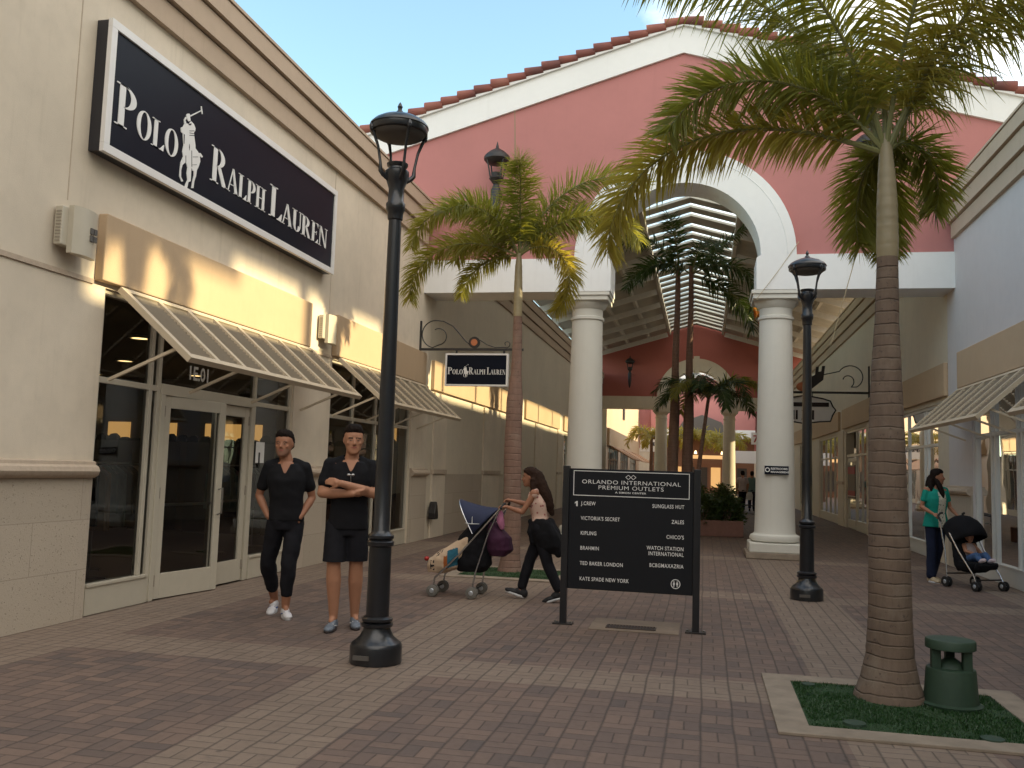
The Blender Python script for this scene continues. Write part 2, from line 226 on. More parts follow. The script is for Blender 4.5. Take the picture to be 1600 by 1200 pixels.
# ---------------- geometry helpers ----------------
class MB:
    def __init__(s): s.v=[]; s.f=[]
    def add(s,vs,fs):
        o=len(s.v); s.v+= [tuple(v) for v in vs]; s.f+=[tuple(i+o for i in f) for f in fs]; return s
    def box(s,x0,x1,y0,y1,z0,z1):
        if x0>x1:x0,x1=x1,x0
        if y0>y1:y0,y1=y1,y0
        return s.add([(x0,y0,z0),(x1,y0,z0),(x1,y1,z0),(x0,y1,z0),(x0,y0,z1),(x1,y0,z1),(x1,y1,z1),(x0,y1,z1)],[(0,3,2,1),(4,5,6,7),(0,1,5,4),(1,2,6,5),(2,3,7,6),(3,0,4,7)])
    def beam(s,p,q,w,h,up=V((0,0,1))):
        p=V(p);q=V(q);d=(q-p).normalized(); a=d.cross(up)
        if a.length<1e-4: a=d.cross(V((1,0,0)))
        a.normalize(); b=a.cross(d).normalized(); a=a*w/2;b=b*h/2
        vs=[p-a-b,p+a-b,p+a+b,p-a+b,q-a-b,q+a-b,q+a+b,q-a+b]
        return s.add(vs,[(0,3,2,1),(4,5,6,7),(0,1,5,4),(1,2,6,5),(2,3,7,6),(3,0,4,7)])
    def tube(s,pts,r,n=8,caps=True,sx=1):
        pts=[V(p) for p in pts]; rs=r if isinstance(r,(list,tuple)) else [r]*len(pts)
        o=len(s.v); up=None
        for i,p in enumerate(pts):
            d=(pts[min(i+1,len(pts)-1)]-pts[max(i-1,0)]).normalized()
            if up is None: up=V((0,0,1)) if abs(d.z)<.9 else V((1,0,0))
            a=d.cross(up).normalized(); up=a.cross(d).normalized()
            for k in range(n):
                t=2*PI*k/n; s.v.append(tuple(p+(a*math.cos(t)*sx+up*math.sin(t))*rs[i]))
        for i in range(len(pts)-1):
            for k in range(n):
                k2=(k+1)%n; s.f.append((o+i*n+k,o+i*n+k2,o+(i+1)*n+k2,o+(i+1)*n+k))
        if caps: s.f.append(tuple(o+k for k in range(n))[::-1]); s.f.append(tuple(o+(len(pts)-1)*n+k for k in range(n)))
        return s
    def lathe(s,prof,c=(0,0,0),n=24,close=True):
        o=len(s.v); c=V(c)
        for r,z in prof:
            for k in range(n):
                t=2*PI*k/n; s.v.append((c.x+r*math.cos(t),c.y+r*math.sin(t),c.z+z))
        for i in range(len(prof)-1):
            for k in range(n):
                k2=(k+1)%n; s.f.append((o+i*n+k,o+i*n+k2,o+(i+1)*n+k2,o+(i+1)*n+k))
        if close: s.f.append(tuple(o+k for k in range(n))[::-1]); s.f.append(tuple(o+(len(prof)-1)*n+k for k in range(n)))
        return s
    def prism(s,poly,fn,t):
        """poly: 2-D outline; fn(u,v,w)->3-D; thickness w 0..t"""
        n=len(poly); o=len(s.v)
        for w in (0,t):
            for u,v in poly: s.v.append(tuple(fn(u,v,w)))
        s.f.append(tuple(o+k for k in range(n))); s.f.append(tuple(o+n+k for k in range(n))[::-1])
        for k in range(n):
            k2=(k+1)%n; s.f.append((o+k,o+n+k,o+n+k2,o+k2))
        return s
    def ell(s,c,r,M=None,n=14,m=10):
        c=V(c); vs=[]; fs=[]
        for i in range(m+1):
            ph=PI*i/m
            for k in range(n):
                t=2*PI*k/n; p=V((r[0]*math.sin(ph)*math.cos(t),r[1]*math.sin(ph)*math.sin(t),r[2]*math.cos(ph)))
                if M is not None: p=M@p
                vs.append(p+c)
        for i in range(m):
            for k in range(n):
                k2=(k+1)%n; fs.append((i*n+k,(i+1)*n+k,(i+1)*n+k2,i*n+k2))
        return s.add(vs,fs)
    def caps(s,p,q,r0,r1,n=12):
        """capsule with tapering radius"""
        p=V(p);q=V(q); d=q-p; L=d.length
        if L<1e-5: return s.ell(p,(r0,)*3)
        d.normalize(); pts=[];rs=[]
        for a in (0,25,50,72): pts.append(p-d*r0*math.cos(R(a))); rs.append(max(r0*math.sin(R(a)),r0*.03))
        pts.append(p); rs.append(r0)
        for k in (.25,.5,.75): pts.append(p+d*L*k); rs.append(r0+(r1-r0)*k)
        pts.append(q); rs.append(r1)
        for a in (72,50,25,0): pts.append(q+d*r1*math.cos(R(a))); rs.append(max(r1*math.sin(R(a)),r1*.03))
        return s.tube(pts,rs,n)
    def chain(s,pts,rs,n=12):
        for i in range(len(pts)-1): s.caps(pts[i],pts[i+1],rs[i],rs[i+1],n)
        return s
    def rings(s,rg,n=20,M=None):
        """closed loft of superellipse rings (cx,cy,cz,rx,ry[,rot])"""
        o=len(s.v)
        for g in rg:
            cx,cy,cz,rx,ry=g[:5]; ro=g[5] if len(g)>5 else 0
            for k in range(n):
                t=2*PI*k/n; ct,st=math.cos(t),math.sin(t); e=.85
                x=rx*math.copysign(abs(ct)**e,ct); y=ry*math.copysign(abs(st)**e,st)
                p=V((cx+x*math.cos(ro)-y*math.sin(ro),cy+x*math.sin(ro)+y*math.cos(ro),cz))
                if M is not None: p=M@p
                s.v.append(tuple(p))
        for i in range(len(rg)-1):
            for k in range(n):
                k2=(k+1)%n; s.f.append((o+i*n+k,o+i*n+k2,o+(i+1)*n+k2,o+(i+1)*n+k))
        s.f.append(tuple(o+k for k in range(n))[::-1]); s.f.append(tuple(o+(len(rg)-1)*n+k for k in range(n)))
        return s
    def mesh(s,name):
        me=bpy.data.meshes.new(name); me.from_pydata(s.v,[],s.f); me.validate(); return me
    def build(s,name,mat,parent=None,smooth=False,bevel=0):
        me=s.mesh(name); return mkobj(name,me,mat,parent,smooth,bevel)
def mkobj(name,me,mat,parent=None,smooth=False,bevel=0):
    o=bpy.data.objects.new(name,me); col.objects.link(o)
    for mm in (mat if isinstance(mat,(list,tuple)) else [mat]): me.materials.append(mm)
    if smooth:
        me.polygons.foreach_set('use_smooth',[True]*len(me.polygons))
        try: me.set_sharp_from_angle(angle=R(38))
        except Exception: pass
    if bevel:
        b=o.modifiers.new('bevel','BEVEL'); b.width=bevel; b.segments=2; b.limit_method='ANGLE'
    if parent is not None: attach(o,parent)
    return o
def attach(o,parent):
    o.parent=parent; bpy_m=world(parent); o.matrix_parent_inverse=bpy_m.inverted()
def world(o):
    mtx=Matrix.LocRotScale(o.location,o.rotation_euler,o.scale)
    if o.parent is not None: mtx=world(o.parent)@o.matrix_parent_inverse@mtx
    return mtx
def tag(o,label=None,cat=None,group=None,kind=None):
    if label: o['label']=label
    if cat: o['category']=cat
    if group: o['group']=group
    if kind: o['kind']=kind
    return o
def thing(name,loc,label,cat,group=None,rz=0):
    o=bpy.data.objects.new(name,None); col.objects.link(o); o.location=loc; o.rotation_euler=(0,0,rz); o.empty_display_size=.2
    return tag(o,label,cat,group)
def local(parent):
    """children built in parent-local coordinates"""
    def f(mb,name,mat,par=None,**k):
        o=mb.build(name,mat,None,**k); o.parent=par or parent; return o
    return f
def copy_tree(o,parent=None):
    c=o.copy(); col.objects.link(c)
    if parent is not None: c.parent=parent
    for ch in list(o.children): copy_tree(ch,c)
    return c
# ---------------- ground ----------------
M=MT
XL,XR=-5.8,4.55; GY=18.0
g=MB().add([(-400,-400,-.03),(400,-400,-.03),(400,900,-.03),(-400,900,-.03)],[(0,1,2,3)]).build('ground',M['conc']); g['kind']='structure'
g=MB().add([(XL-.02,-14,0),(XR+.02,-14,0),(XR+.02,58,0),(XL-.02,58,0)],[(0,1,2,3)]).build('brick_pavement',M['paver']); g['kind']='structure'
g=MB().add([(-30,58,0),(30,58,0),(30,82,0),(-30,82,0)],[(0,1,2,3)]).build('plaza_pavement',M['paver']); g['kind']='structure'

# ---------------- row buildings ----------------
def wall_with_openings(mb,X,out,y0,y1,z0,z1,ops,t=.22):
    """wall along Y at plane X, thickness t going away from street; ops=(ya,yb,za,zb)"""
    xa,xb=X,X+out*-t
    ys=sorted(set([y0,y1]+[o[0] for o in ops]+[o[1] for o in ops]))
    for a,b in zip(ys,ys[1:]):
        o=[q for q in ops if q[0]<=a+1e-6 and q[1]>=b-1e-6]
        if not o: mb.box(xa,xb,a,b,z0,z1)
        else:
            za,zb=o[0][2],o[0][3]
            if za>z0: mb.box(xa,xb,a,b,z0,za)
            if zb<z1: mb.box(xa,xb,a,b,zb,z1)
def cornice(P,X,out,y0,y1,z=6.19,mat=None):
    mb=MB()
    for i,(za,zb,pr) in enumerate([(z,z+.27,.07),(z+.29,z+.57,.13),(z+.59,z+.82,.18),(z+.83,z+.87,.20)]):
        mb.box(X-out*.25,X+out*pr,y0,y1,za,zb)
        if i<3: mb.box(X-out*.25,X+out*(pr-.045),y0,y1,zb,zb+.02)
    return mb.build('cornice',mat or M['cornice'],P)
def glazing(P,X,out,y0,y1,z0,z1,mulls,bars,mat=None,kick=.3,g='glass',inset=.07,fw=.06,name='window'):
    """window > pane ; frame bars in one mesh"""
    x=X-out*inset; w=MB(); mat=mat or M['frame']
    w.box(x-.035,x+.035,y0,y1,z1-fw,z1); w.box(x-.035,x+.035,y0,y0+fw,z0,z1-fw-.002); w.box(x-.035,x+.035,y1-fw,y1,z0,z1-fw-.002)
    if kick: w.box(x-.05,x+.05,y0+fw,y1-fw,z0,z0+kick-.03); w.box(x-.06,x+.065,y0+fw,y1-fw,z0+kick-.03,z0+kick)
    else: w.box(x-.035,x+.035,y0+fw,y1-fw,z0,z0+fw)
    for my in mulls: w.box(x-.033,x+.033,my-fw/2,my+fw/2,z0+max(kick,fw),z1-fw-.002)
    for bz in bars:
        ys=[y0+fw]+[q for my in sorted(mulls) for q in (my-fw/2,my+fw/2)]+[y1-fw]
        for a,b in zip(ys[::2],ys[1::2]): w.box(x-.03,x+.03,a,b,bz-fw*.5,bz+fw*.5)
    o=w.build(name,mat,P,bevel=.004)
    p=MB().add([(x,y0+.02,z0+kick*.5),(x,y1-.02,z0+kick*.5),(x,y1-.02,z1-.02),(x,y0+.02,z1-.02)],[(0,1,2,3)])
    p.build('pane',M[g],o)
    return o
# ---- left shop ----
LB=thing('shop_building',(XL,12.5,0),'long cream stucco shop building on the left with white glass double doors','building')
wins=[(7.8,12.12,0,3.2),(13.42,17.5,0,3.2)]
mb=MB(); wall_with_openings(mb,XL,1,-14,GY+.6,0,6.19,wins,.25); mb.build('wall',M['cream'],LB)
mb=MB()
mb.box(XL-8,XL-.25,-14,GY+.6,6.5,6.7).build('roof',M['conc'],LB)
cornice(LB,XL,1,-14,GY-.02)
# vertical control joints as fine grooves
for y in (7.17,13.2,16.4): MB().box(XL,XL+.004,y-.006,y+.006,3.9,6.18).build('wall_joint',M['ledge'],LB)
bl=[(-6,-2.2),(.2,6.05),(7.62,12.38),(13.36,18.08)]
for a,b in bl: MB().box(XL,XL+.10,a,b,3.24,3.9).build('trim_block',M['cream_dark'],LB,bevel=.012)
for a,b in [(-2.1,.1),(6.05,7.6),(12.4,13.35),(18.1,18.58)]: MB().box(XL,XL+.018,a,b,3.2,3.245).build('trim_groove',M['ledge'],LB)
for a,b in [(-14,7.78),(12.14,13.4),(17.52,18.6)]:
    MB().box(XL,XL+.03,a,b,.004,1.33).build('stone_base',M['block'],LB)
    e=MB(); pr=[(0,1.33),(.05,1.335),(.09,1.36),(.105,1.40),(.09,1.44),(.055,1.46),(.05,1.49),(0,1.50)]
    e.prism(pr,lambda u,v,w,a=a:(XL+.001+u,a-.0+w,v),b-a); e.build('stone_ledge',M['ledge'],LB,smooth=True)
# recess reveals handled by wall thickness; windows and door
glazing(LB,XL,1,7.8,8.9,.004,3.2,[8.72],[2.3],kick=.3)
glazing(LB,XL,1,11.02,12.12,.004,3.2,[],[2.3],kick=.3)
glazing(LB,XL,1,13.42,17.5,.004,3.2,[14.5,15.6,16.6],[2.3],kick=.3)
tr=MB(); x=XL-.07
tr.box(x-.035,x+.035,8.9,11.02,3.14,3.2); tr.box(x-.05,x+.05,8.9,11.02,2.24,2.36); tr.box(x-.05,x+.05,8.9,8.98,.004,2.238); tr.box(x-.05,x+.05,10.94,11.02,.004,2.238)
to=tr.build('door_frame',M['frame'],LB,bevel=.004)
MB().add([(x,8.9,2.3),(x,11.02,2.3),(x,11.02,3.18),(x,8.9,3.18)],[(0,1,2,3)]).build('transom_pane',M['glass'],to)
def door(P,X,y0,y1,hinge,ang,g='glass',handle=1,out=1,h=2.22,fm='frame'):
    L=y1-y0; d=MB(); s=.11
    d.box(-.024,.024,0,s,0,h); d.box(-.024,.024,L-s,L,0,h); d.box(-.024,.024,s,L-s,h-.13,h); d.box(-.024,.024,s,L-s,0,.27)
    o=d.build('door',M[fm],None,bevel=.004)
    flip=(hinge==1)
    p=MB().add([(0,s,.26),(0,L-s,.26),(0,L-s,h-.12),(0,s,h-.12)],[(0,1,2,3)]).build('pane',M[g],None); p.parent=o
    b=MB().box(-.05,-.03,s*.5,L-s*.5,1.0,1.03).build('push_bar',M['steel'],None); b.parent=o
    hy=s*.5 if flip else L-s*.5
    hd=MB().tube([(.024*out,hy,1.18),(.08*out,hy,1.20),(.085*out,hy,1.05),(.08*out,hy,.90),(.024*out,hy,.88)],.011); 
    hh=hd.build('handle',M['steel'],None,smooth=True); hh.parent=o
    for hz in (.2,1.15,2.05):
        yy=L-.006 if flip else .006
        q=MB().lathe([(.014,-.06),(.014,.06)],(.03*out,yy,hz),8).build('hinge',M['framedark'],None); q.parent=o
    o.location=(X,y0,.012)
    if ang:
        if flip: Mx=Matrix.Translation((X,y1,.012))@Matrix.Rotation(ang,4,'Z')@Matrix.Translation((0,-L,0))
        else: Mx=Matrix.Translation((X,y0,.012))@Matrix.Rotation(ang,4,'Z')
        o.location=Mx.translation; o.rotation_euler=Mx.to_euler()
    attach(o,P); return o
door(LB,x,9.0,10.06,0,R(-9)); door(LB,x,10.08,10.93,1,0)
# unit number on the transom
def text_mesh(name,s,size,mat,fn,parent,bold=0,sx=1,align='LEFT',ext=.002,spacing=1.0):
    cu=bpy.data.curves.new(name,'FONT'); cu.body=s; cu.size=size; cu.offset=bold; cu.align_x=align; cu.space_character=spacing; cu.resolution_u=3
    to=bpy.data.objects.new(name,cu); col.objects.link(to); bpy.context.view_layer.update()
    me=bpy.data.meshes.new_from_object(to.evaluated_get(bpy.context.evaluated_depsgraph_get()))
    bpy.data.objects.remove(to); bpy.data.curves.remove(cu)
    vs=[tuple(fn(v.co.x*sx,v.co.y,0)) for v in me.vertices]; fs=[tuple(p.vertices) for p in me.polygons]
    bpy.data.meshes.remove(me)
    mb=MB().add(vs,fs); return mb if parent is None else mb.build(name,mat,parent)
text_mesh('unit_number','1E.01',.22,M['steelw'],lambda u,v,w:(x+.006,9.45+u,2.47+v),LB,bold=.006)
# interior of the shop
ib=MB(); ib.box(-13.8,-13.7,7,18.2,0,3.4); ib.box(-13.7,-6.06,6.9,7.0,0,3.4); ib.box(-13.7,-6.06,18.1,18.2,0,3.4); ib.build('interior_wall',M['intwall'],LB)
MB().box(-13.7,-6.06,7.0,18.1,3.3,3.36).build('interior_ceiling',M['dark'],LB)
MB().box(-13.7,-6.0,7.0,18.1,-.01,.006).build('interior_floor',M['intfloor'],LB)
for xa,xb in ((-13.1,-12.55),(-12.0,-11.4),(-10.7,-9.35),(-8.9,-8.4),(-6.6,-6.3)):
    MB().box(xa-.1,xb+.1,17.55,18.09,0,1.9).build('wall_cabinet',M['dark'],LB)
    MB().box(xa,xb,18.06,18.09,1.95,2.32).build('lit_shelf',M['shelf'],LB)
random.seed(12); g_=MB()
for i in range(26):
    xx=-13.3+.28*i; hh=random.uniform(.06,.2); g_.prism([(-.13,1.9),(.13,1.9),(.11,1.9+hh*.6),(.03,1.9+hh),(-.06,1.9+hh*.9),(-.12,1.9+hh*.5)],lambda u,v,w,xx=xx:(xx+u,17.75+w,v),.1)
g_.build('shelf_goods',M['blackfab'],LB)
for i,(cx,cy) in enumerate([(-7.6,8.6),(-8.0,11.6),(-10.2,14.4),(-10.3,16.9),(-10.4,9.2),(-10.5,12.0),(-7.8,14.6),(-12.6,10.4),(-12.6,13.6),(-12.6,16.8),(-7.9,16.9),(-12.4,8.0)]):
    c=MB().lathe([(.0001,.012),(.15,.01),(.17,-.02),(.13,-.03),(.12,-.012)],(cx,cy,3.28),20,False)
    o=c.build('ceiling_light',M['steelw']); tag(o,'round warm downlight glowing in the dark ceiling behind the left shop glass','ceiling light','downlights in the left shop')
    MB().lathe([(.0001,-.022),(.115,-.024),(.118,-.018)],(cx,cy,3.28),20,False).build('lamp_disc',M['warm'],o)
def rack(x0,y0,n,seed,cols,label,ang=0):
    random.seed(seed); t=thing('clothes_rack',(x0,y0,0),label,'clothes rack','clothes racks behind the shop glass',ang); L=local(t)
    f=MB(); f.tube([(0,-.7,0),(0,-.7,1.45),(0,.7,1.45),(0,.7,0)],.016); f.tube([(-.25,-.7,.02),(.25,-.7,.02)],.014); f.tube([(-.25,.7,.02),(.25,.7,.02)],.014); L(f,'rail',M['steel'])
    for k in range(n):
        yy=-.6+1.2*k/(n-1); g=MB(); h=random.uniform(.6,.85)
        g.prism([(-.22,1.30),(-.05,1.42),(.05,1.42),(.22,1.30),(.24,1.38-h),(-.24,1.38-h)],lambda u,v,w,yy=yy:(u,yy+w,v),.05); L(g,'garment',M[random.choice(cols)])
rack(-7.6,9.6,8,1,['jean','blackfab','brown','shirtw'],'rack of dark clothes inside behind the left glass door'); rack(-8.2,11.7,8,2,['brown','blackfab','shirtg','towel'],'rack of mixed garments inside right of the glass doors')
rack(-8,14.6,8,3,['blackfab','jean','shirtg'],'rack of dark garments behind the second left window')
dt=thing('display_table',(-9.6,10.4,0),'wooden display table with folded clothes deep in the left shop','table'); L=local(dt); f=MB().box(-.5,.5,-.8,.8,.72,.78)
L(f,'tabletop',M['shopwood'])
for sx in(-.44,.44):
    for sy in(-.7,.7): L(MB().box(sx-.04,sx+.04,sy-.04,sy+.04,0,.72),'leg',M['shopwood'])
f=MB(); [f.box(-.35+.3*i,-.12+.3*i,-.6+.4*j,-.3+.4*j,.785,.86+.03*((i+j)%3)) for i in range(3) for j in range(3)]; L(f,'folded_clothes',M['shirtw'])

# ---- louvred awnings ----
def awning(X,out,y0,y1,ztop,zlow,proj,label):
    t=thing('louvred_awning',(X,(y0+y1)/2,ztop),label,'awning','slatted awnings over the shop windows')
    x0=X+out*.11; x1=X+out*proj; ux=(x1-x0); uz=zlow-ztop; L=math.hypot(ux,uz); dx,dz=ux/L,uz/L; nx,nz=-dz*out,dx*out
    if nz<0: nx,nz=-nx,-nz
    P=lambda s,y,h=0:(x0+dx*s+nx*h,y,ztop+dz*s+nz*h)
    f=MB()
    def bar(s0,s1,ya,yb,h0,h1):
        f.add([P(s0,ya,h0),P(s1,ya,h0),P(s1,yb,h0),P(s0,yb,h0),P(s0,ya,h1),P(s1,ya,h1),P(s1,yb,h1),P(s0,yb,h1)],[(0,3,2,1),(4,5,6,7),(0,1,5,4),(1,2,6,5),(2,3,7,6),(3,0,4,7)])
    n=max(2,round((y1-y0)/.55)); w=.075
    bar(0,.07,y0,y1,-.03,.03); bar(L-.07,L,y0,y1,-.03,.03)
    for k in range(n+1):
        yc=y0+w/2+(y1-y0-w)*k/n; bar(.07,L-.07,yc-w/2,yc+w/2,-.03,.03)
    f.build('frame',M['shutter'],t)
    s=MB(); m=int((L-.14)/.05)
    for i in range(m):
        sc_=.07+(i+.5)*(L-.14)/m
        
        for k in range(n):
            ya=y0+w/2+(y1-y0-w)*k/n+w/2; yb=y0+w/2+(y1-y0-w)*(k+1)/n-w/2
            A=P(sc_-.016,ya,.014);B=P(sc_+.009,ya,-.016)
            s.add([A,(A[0],yb,A[2]),(B[0],yb,B[2]),B,(A[0],ya,A[2]-.006),(A[0],yb,A[2]-.006),(B[0],yb,B[2]-.006),(B[0],ya,B[2]-.006)],[(0,1,2,3),(7,6,5,4),(0,4,5,1),(3,2,6,7)])
    s.build('slats',M['slat'],t)
    zb=2.3; nb=max(2,round((y1-y0)/1.5))+1
    for k in range(nb):
        yy=y0+.06+(y1-y0-.12)*k/(nb-1); p=P(L*.80,yy,-.04)
        MB().beam((X+out*.02,yy,zb),p,.03,.03).build('strut',M['shutter'],t)
    return t
awning(XL,1,7.86,12.36,3.2,2.5,.93,'long slatted awning over the white double doors, first on the left')
awning(XL,1,13.42,17.9,3.2,2.5,.93,'slatted awning over the second left window, beyond the doors')
awning(XR,-1,13.36,17.45,3.2,2.44,.93,'slatted awning over the right shop window behind the stroller woman')
awning(XR,-1,8.3,12.05,3.2,2.4,.93,'awning corner cut off by the right edge of the frame')

# ---- right shop ----
RB=thing('shop_building',(XR,12.5,0),'pale bluish stucco shop building on the right with tall white-framed windows','building')
wr=[(8.2,17.05,0,3.2)]
mb=MB(); wall_with_openings(mb,XR,-1,-14,GY+.6,0,6.14,wr,.25); mb.build('wall',M['whitewall'],RB)
MB().box(XR+.25,XR+8,-14,GY+.6,6.5,6.7).build('roof',M['conc'],RB)
cornice(RB,XR,-1,-14,GY-.02,6.1)
for a,b in [(-14,7.3),(8.0,17.6)]: MB().box(XR,XR-.10,a,b,3.24,3.9).build('trim_block',M['cream_dark'],RB,bevel=.012)
for a,b in [(-14,8.18),(17.07,18.6)]:
    MB().box(XR,XR-.03,a,b,.004,1.33).build('stone_base',M['block'],RB)
    e=MB(); e.prism(pr,lambda u,v,w,a=a:(XR-.001-u,a+w,v),b-a); e.build('stone_ledge',M['ledge'],RB,smooth=True)
glazing(RB,XR,-1,8.2,17.05,.004,3.2,[9.3,9.5,10.7,11.9,12.1,13.3,14.7,14.9,15.95,16.15],[2.36],kick=.3,g='glass2',mat=M['frame2'])
ib=MB(); ib.box(9.5,9.6,1.5,18.2,0,3.4); ib.box(4.85,9.5,18.1,18.2,0,3.4); ib.box(4.85,9.5,7.7,7.8,0,3.4); ib.build('interior_wall',M['intwall'],RB)
MB().box(4.8,9.5,7.8,18.1,3.3,3.36).build('interior_ceiling',M['intwall'],RB); MB().box(4.8,9.5,7.8,18.1,-.01,.006).build('interior_floor',M['intfloor'],RB)
for yy in (9,12,15): MB().box(9.46,9.49,yy,yy+2.2,1.7,2.6).build('lit_wall_panel',M['shelf2'],RB)
for (cx,cy) in [(5.8,9.2),(5.8,11.5),(5.8,13.8),(5.8,16.2),(7.6,10),(7.6,12.6),(7.6,15.2)]:
    o=MB().lathe([(.0001,.012),(.13,.01),(.15,-.02),(.11,-.03),(.1,-.012)],(cx,cy,3.28),18,False).build('ceiling_light',M['steelw']); tag(o,'round warm downlight glowing behind the right shop window','ceiling light','downlights in the right shop')
    MB().lathe([(.0001,-.022),(.098,-.024),(.1,-.018)],(cx,cy,3.28),18,False).build('lamp_disc',M['warm'],o)
rack(6.6,12.5,8,4,['blackfab','brown','shirtg','jean'],'rack of dark clothes behind the right shop window nearest the frame edge'); rack(6.4,15.2,8,5,['brown','shirtw','blackfab'],'rack of brown clothes inside behind the teal-shirted woman')

# ---- arcade side buildings (under the canopy roof) ----
AL=thing('arcade_building',(XL,36,0),'beige arcade shop wall on the left beyond the pink gable, sunlit along its trim band','building')
Y0,Y1=GY+.61,51.4
opsL=[(38,41.5,0,3.1),(42.5,46,0,3.1),(47,50.5,0,3.1)]
mb=MB(); wall_with_openings(mb,XL,1,Y0,Y1,0,6.25,opsL,.25); mb.build('wall',M['arcade'],AL)
cornice(AL,XL,1,Y0+.3,Y1,6.25)
MB().box(XL-8,XL-.25,Y0,Y1,6.5,6.7).build('roof',M['conc'],AL)
for a,b in [(18.75,27.6),(29.2,36.4),(37.6,50.8)]: MB().box(XL,XL+.08,a,b,3.2,3.84).build('trim_block',M['cream_dark'],AL,bevel=.012)
for a,b in [(19.0,20.0),(23.6,25.6),(31.2,32.6),(36.2,37.2)]:
    MB().box(XL,XL+.04,a,b,.004,3.16).build('pilaster',M['cream'],AL); MB().box(XL,XL+.075,a-.02,b+.02,1.38,1.48).build('pilaster_ledge',M['ledge'],AL,bevel=.01)
MB().box(XL,XL+.02,20.02,23.58,.004,1.38).build('stone_base',M['block'],AL)
for a,b,_,_ in opsL: glazing(AL,XL,1,a,b,.004,3.1,[a+1.1,b-1.1],[2.3],kick=.3)
MB().box(-9.5,-9.4,37,51.3,0,3.2).box(-9.4,-6.1,37,51.3,3.2,3.3).build('interior_wall',M['dark'],AL)
dp=MB().box(XL+.04,XL+.14,26.6,26.72,0.9,3.05).build('downpipe',M['framedark'],AL,bevel=.01)
hb=MB(); hb.prism([(-.11,.42),(.0,.42),(.13,.42),(.13,.5),(.06,.72),(.0,.80),(-.05,.74),(-.12,.55)],lambda u,v,w:(XL+.04+w,18.9+u,v),.16); o=hb.build('hose_bib_cover',M['iron'],None,smooth=False,bevel=.02); tag(o,'small dark pointed utility cover low on the left arcade wall','utility cover')

AR=thing('arcade_building',(XR,36,0),'shaded arcade shop row on the right with dark windows and a red poster door','building')
opsR=[(19.4,23.4,0,3.1),(27.6,31.4,0,3.1),(33.2,38.4,0,3.1),(41,46,0,3.1)]
mb=MB(); wall_with_openings(mb,XR,-1,Y0,Y1,0,6.15,opsR,.25); mb.build('wall',M['arcade'],AR)
cornice(AR,XR,-1,Y0+.3,Y1,6.1); MB().box(XR+.25,XR+8,Y0,Y1,6.5,6.7).build('roof',M['conc'],AR)
for a,b in [(18.6,23.6),(24.6,31.8),(32.6,50.8)]: MB().box(XR,XR-.08,a,b,3.2,3.84).build('trim_block',M['cream_dark'],AR,bevel=.012)
glazing(AR,XR,-1,19.4,23.4,.004,3.1,[20.5,20.75,22.3],[2.3],kick=.3,g='glass2',mat=M['frame2'])
glazing(AR,XR,-1,27.6,29.6,.004,3.1,[28.6],[2.3],kick=.3); glazing(AR,XR,-1,33.2,38.4,.004,3.1,[34.4,35.6,36.8],[2.3],kick=.3); glazing(AR,XR,-1,41,46,.004,3.1,[42.6,44.4],[2.3],kick=.3)
door(AR,XR+.07,29.65,31.35,0,0,out=-1)
fr=MB().box(XR+.03,XR+.1,29.6,31.4,2.26,2.36).box(XR+.03,XR+.1,29.6,31.4,3.04,3.1).build('door_frame',M['frame'],AR)
po=MB().box(XR+.03,XR+.045,29.8,31.2,.95,2.0).build('poster',M['signdark'],AR); MB().box(XR+.024,XR+.029,29.82,31.18,1.72,1.95).box(XR+.024,XR+.029,29.82,31.18,1.0,1.2).build('red_band',M['posterred'],po)
for a,b in [(24.2,25.6),(25.9,27.2),(31.8,33.0)]:
    MB().box(XR,XR-.04,a,b,.004,3.16).build('pilaster',M['arcade'],AR); MB().box(XR,XR-.075,a-.02,b+.02,1.38,1.48).build('pilaster_ledge',M['ledge'],AR,bevel=.01)
MB().box(8.4,8.5,19,51.3,0,3.2).box(4.85,8.4,19,51.3,3.2,3.3).build('interior_wall',M['intwall'],AR)
for yy in (20,22.4,34,36.5): MB().box(6.2,6.6,yy,yy+.5,3.1,3.16).build('interior_lamp',M['warm'],AR)
hb=MB(); hb.prism([(-.15,.28),(.15,.28),(.13,.4),(.03,.78),(-.03,.78),(-.14,.42)],lambda u,v,w:(XR-.04-w,25.9+u,v),.15); o=hb.build('hose_bib_cover',M['iron'],None,bevel=.02); tag(o,'dark triangular utility cover low on the right arcade wall','utility cover')

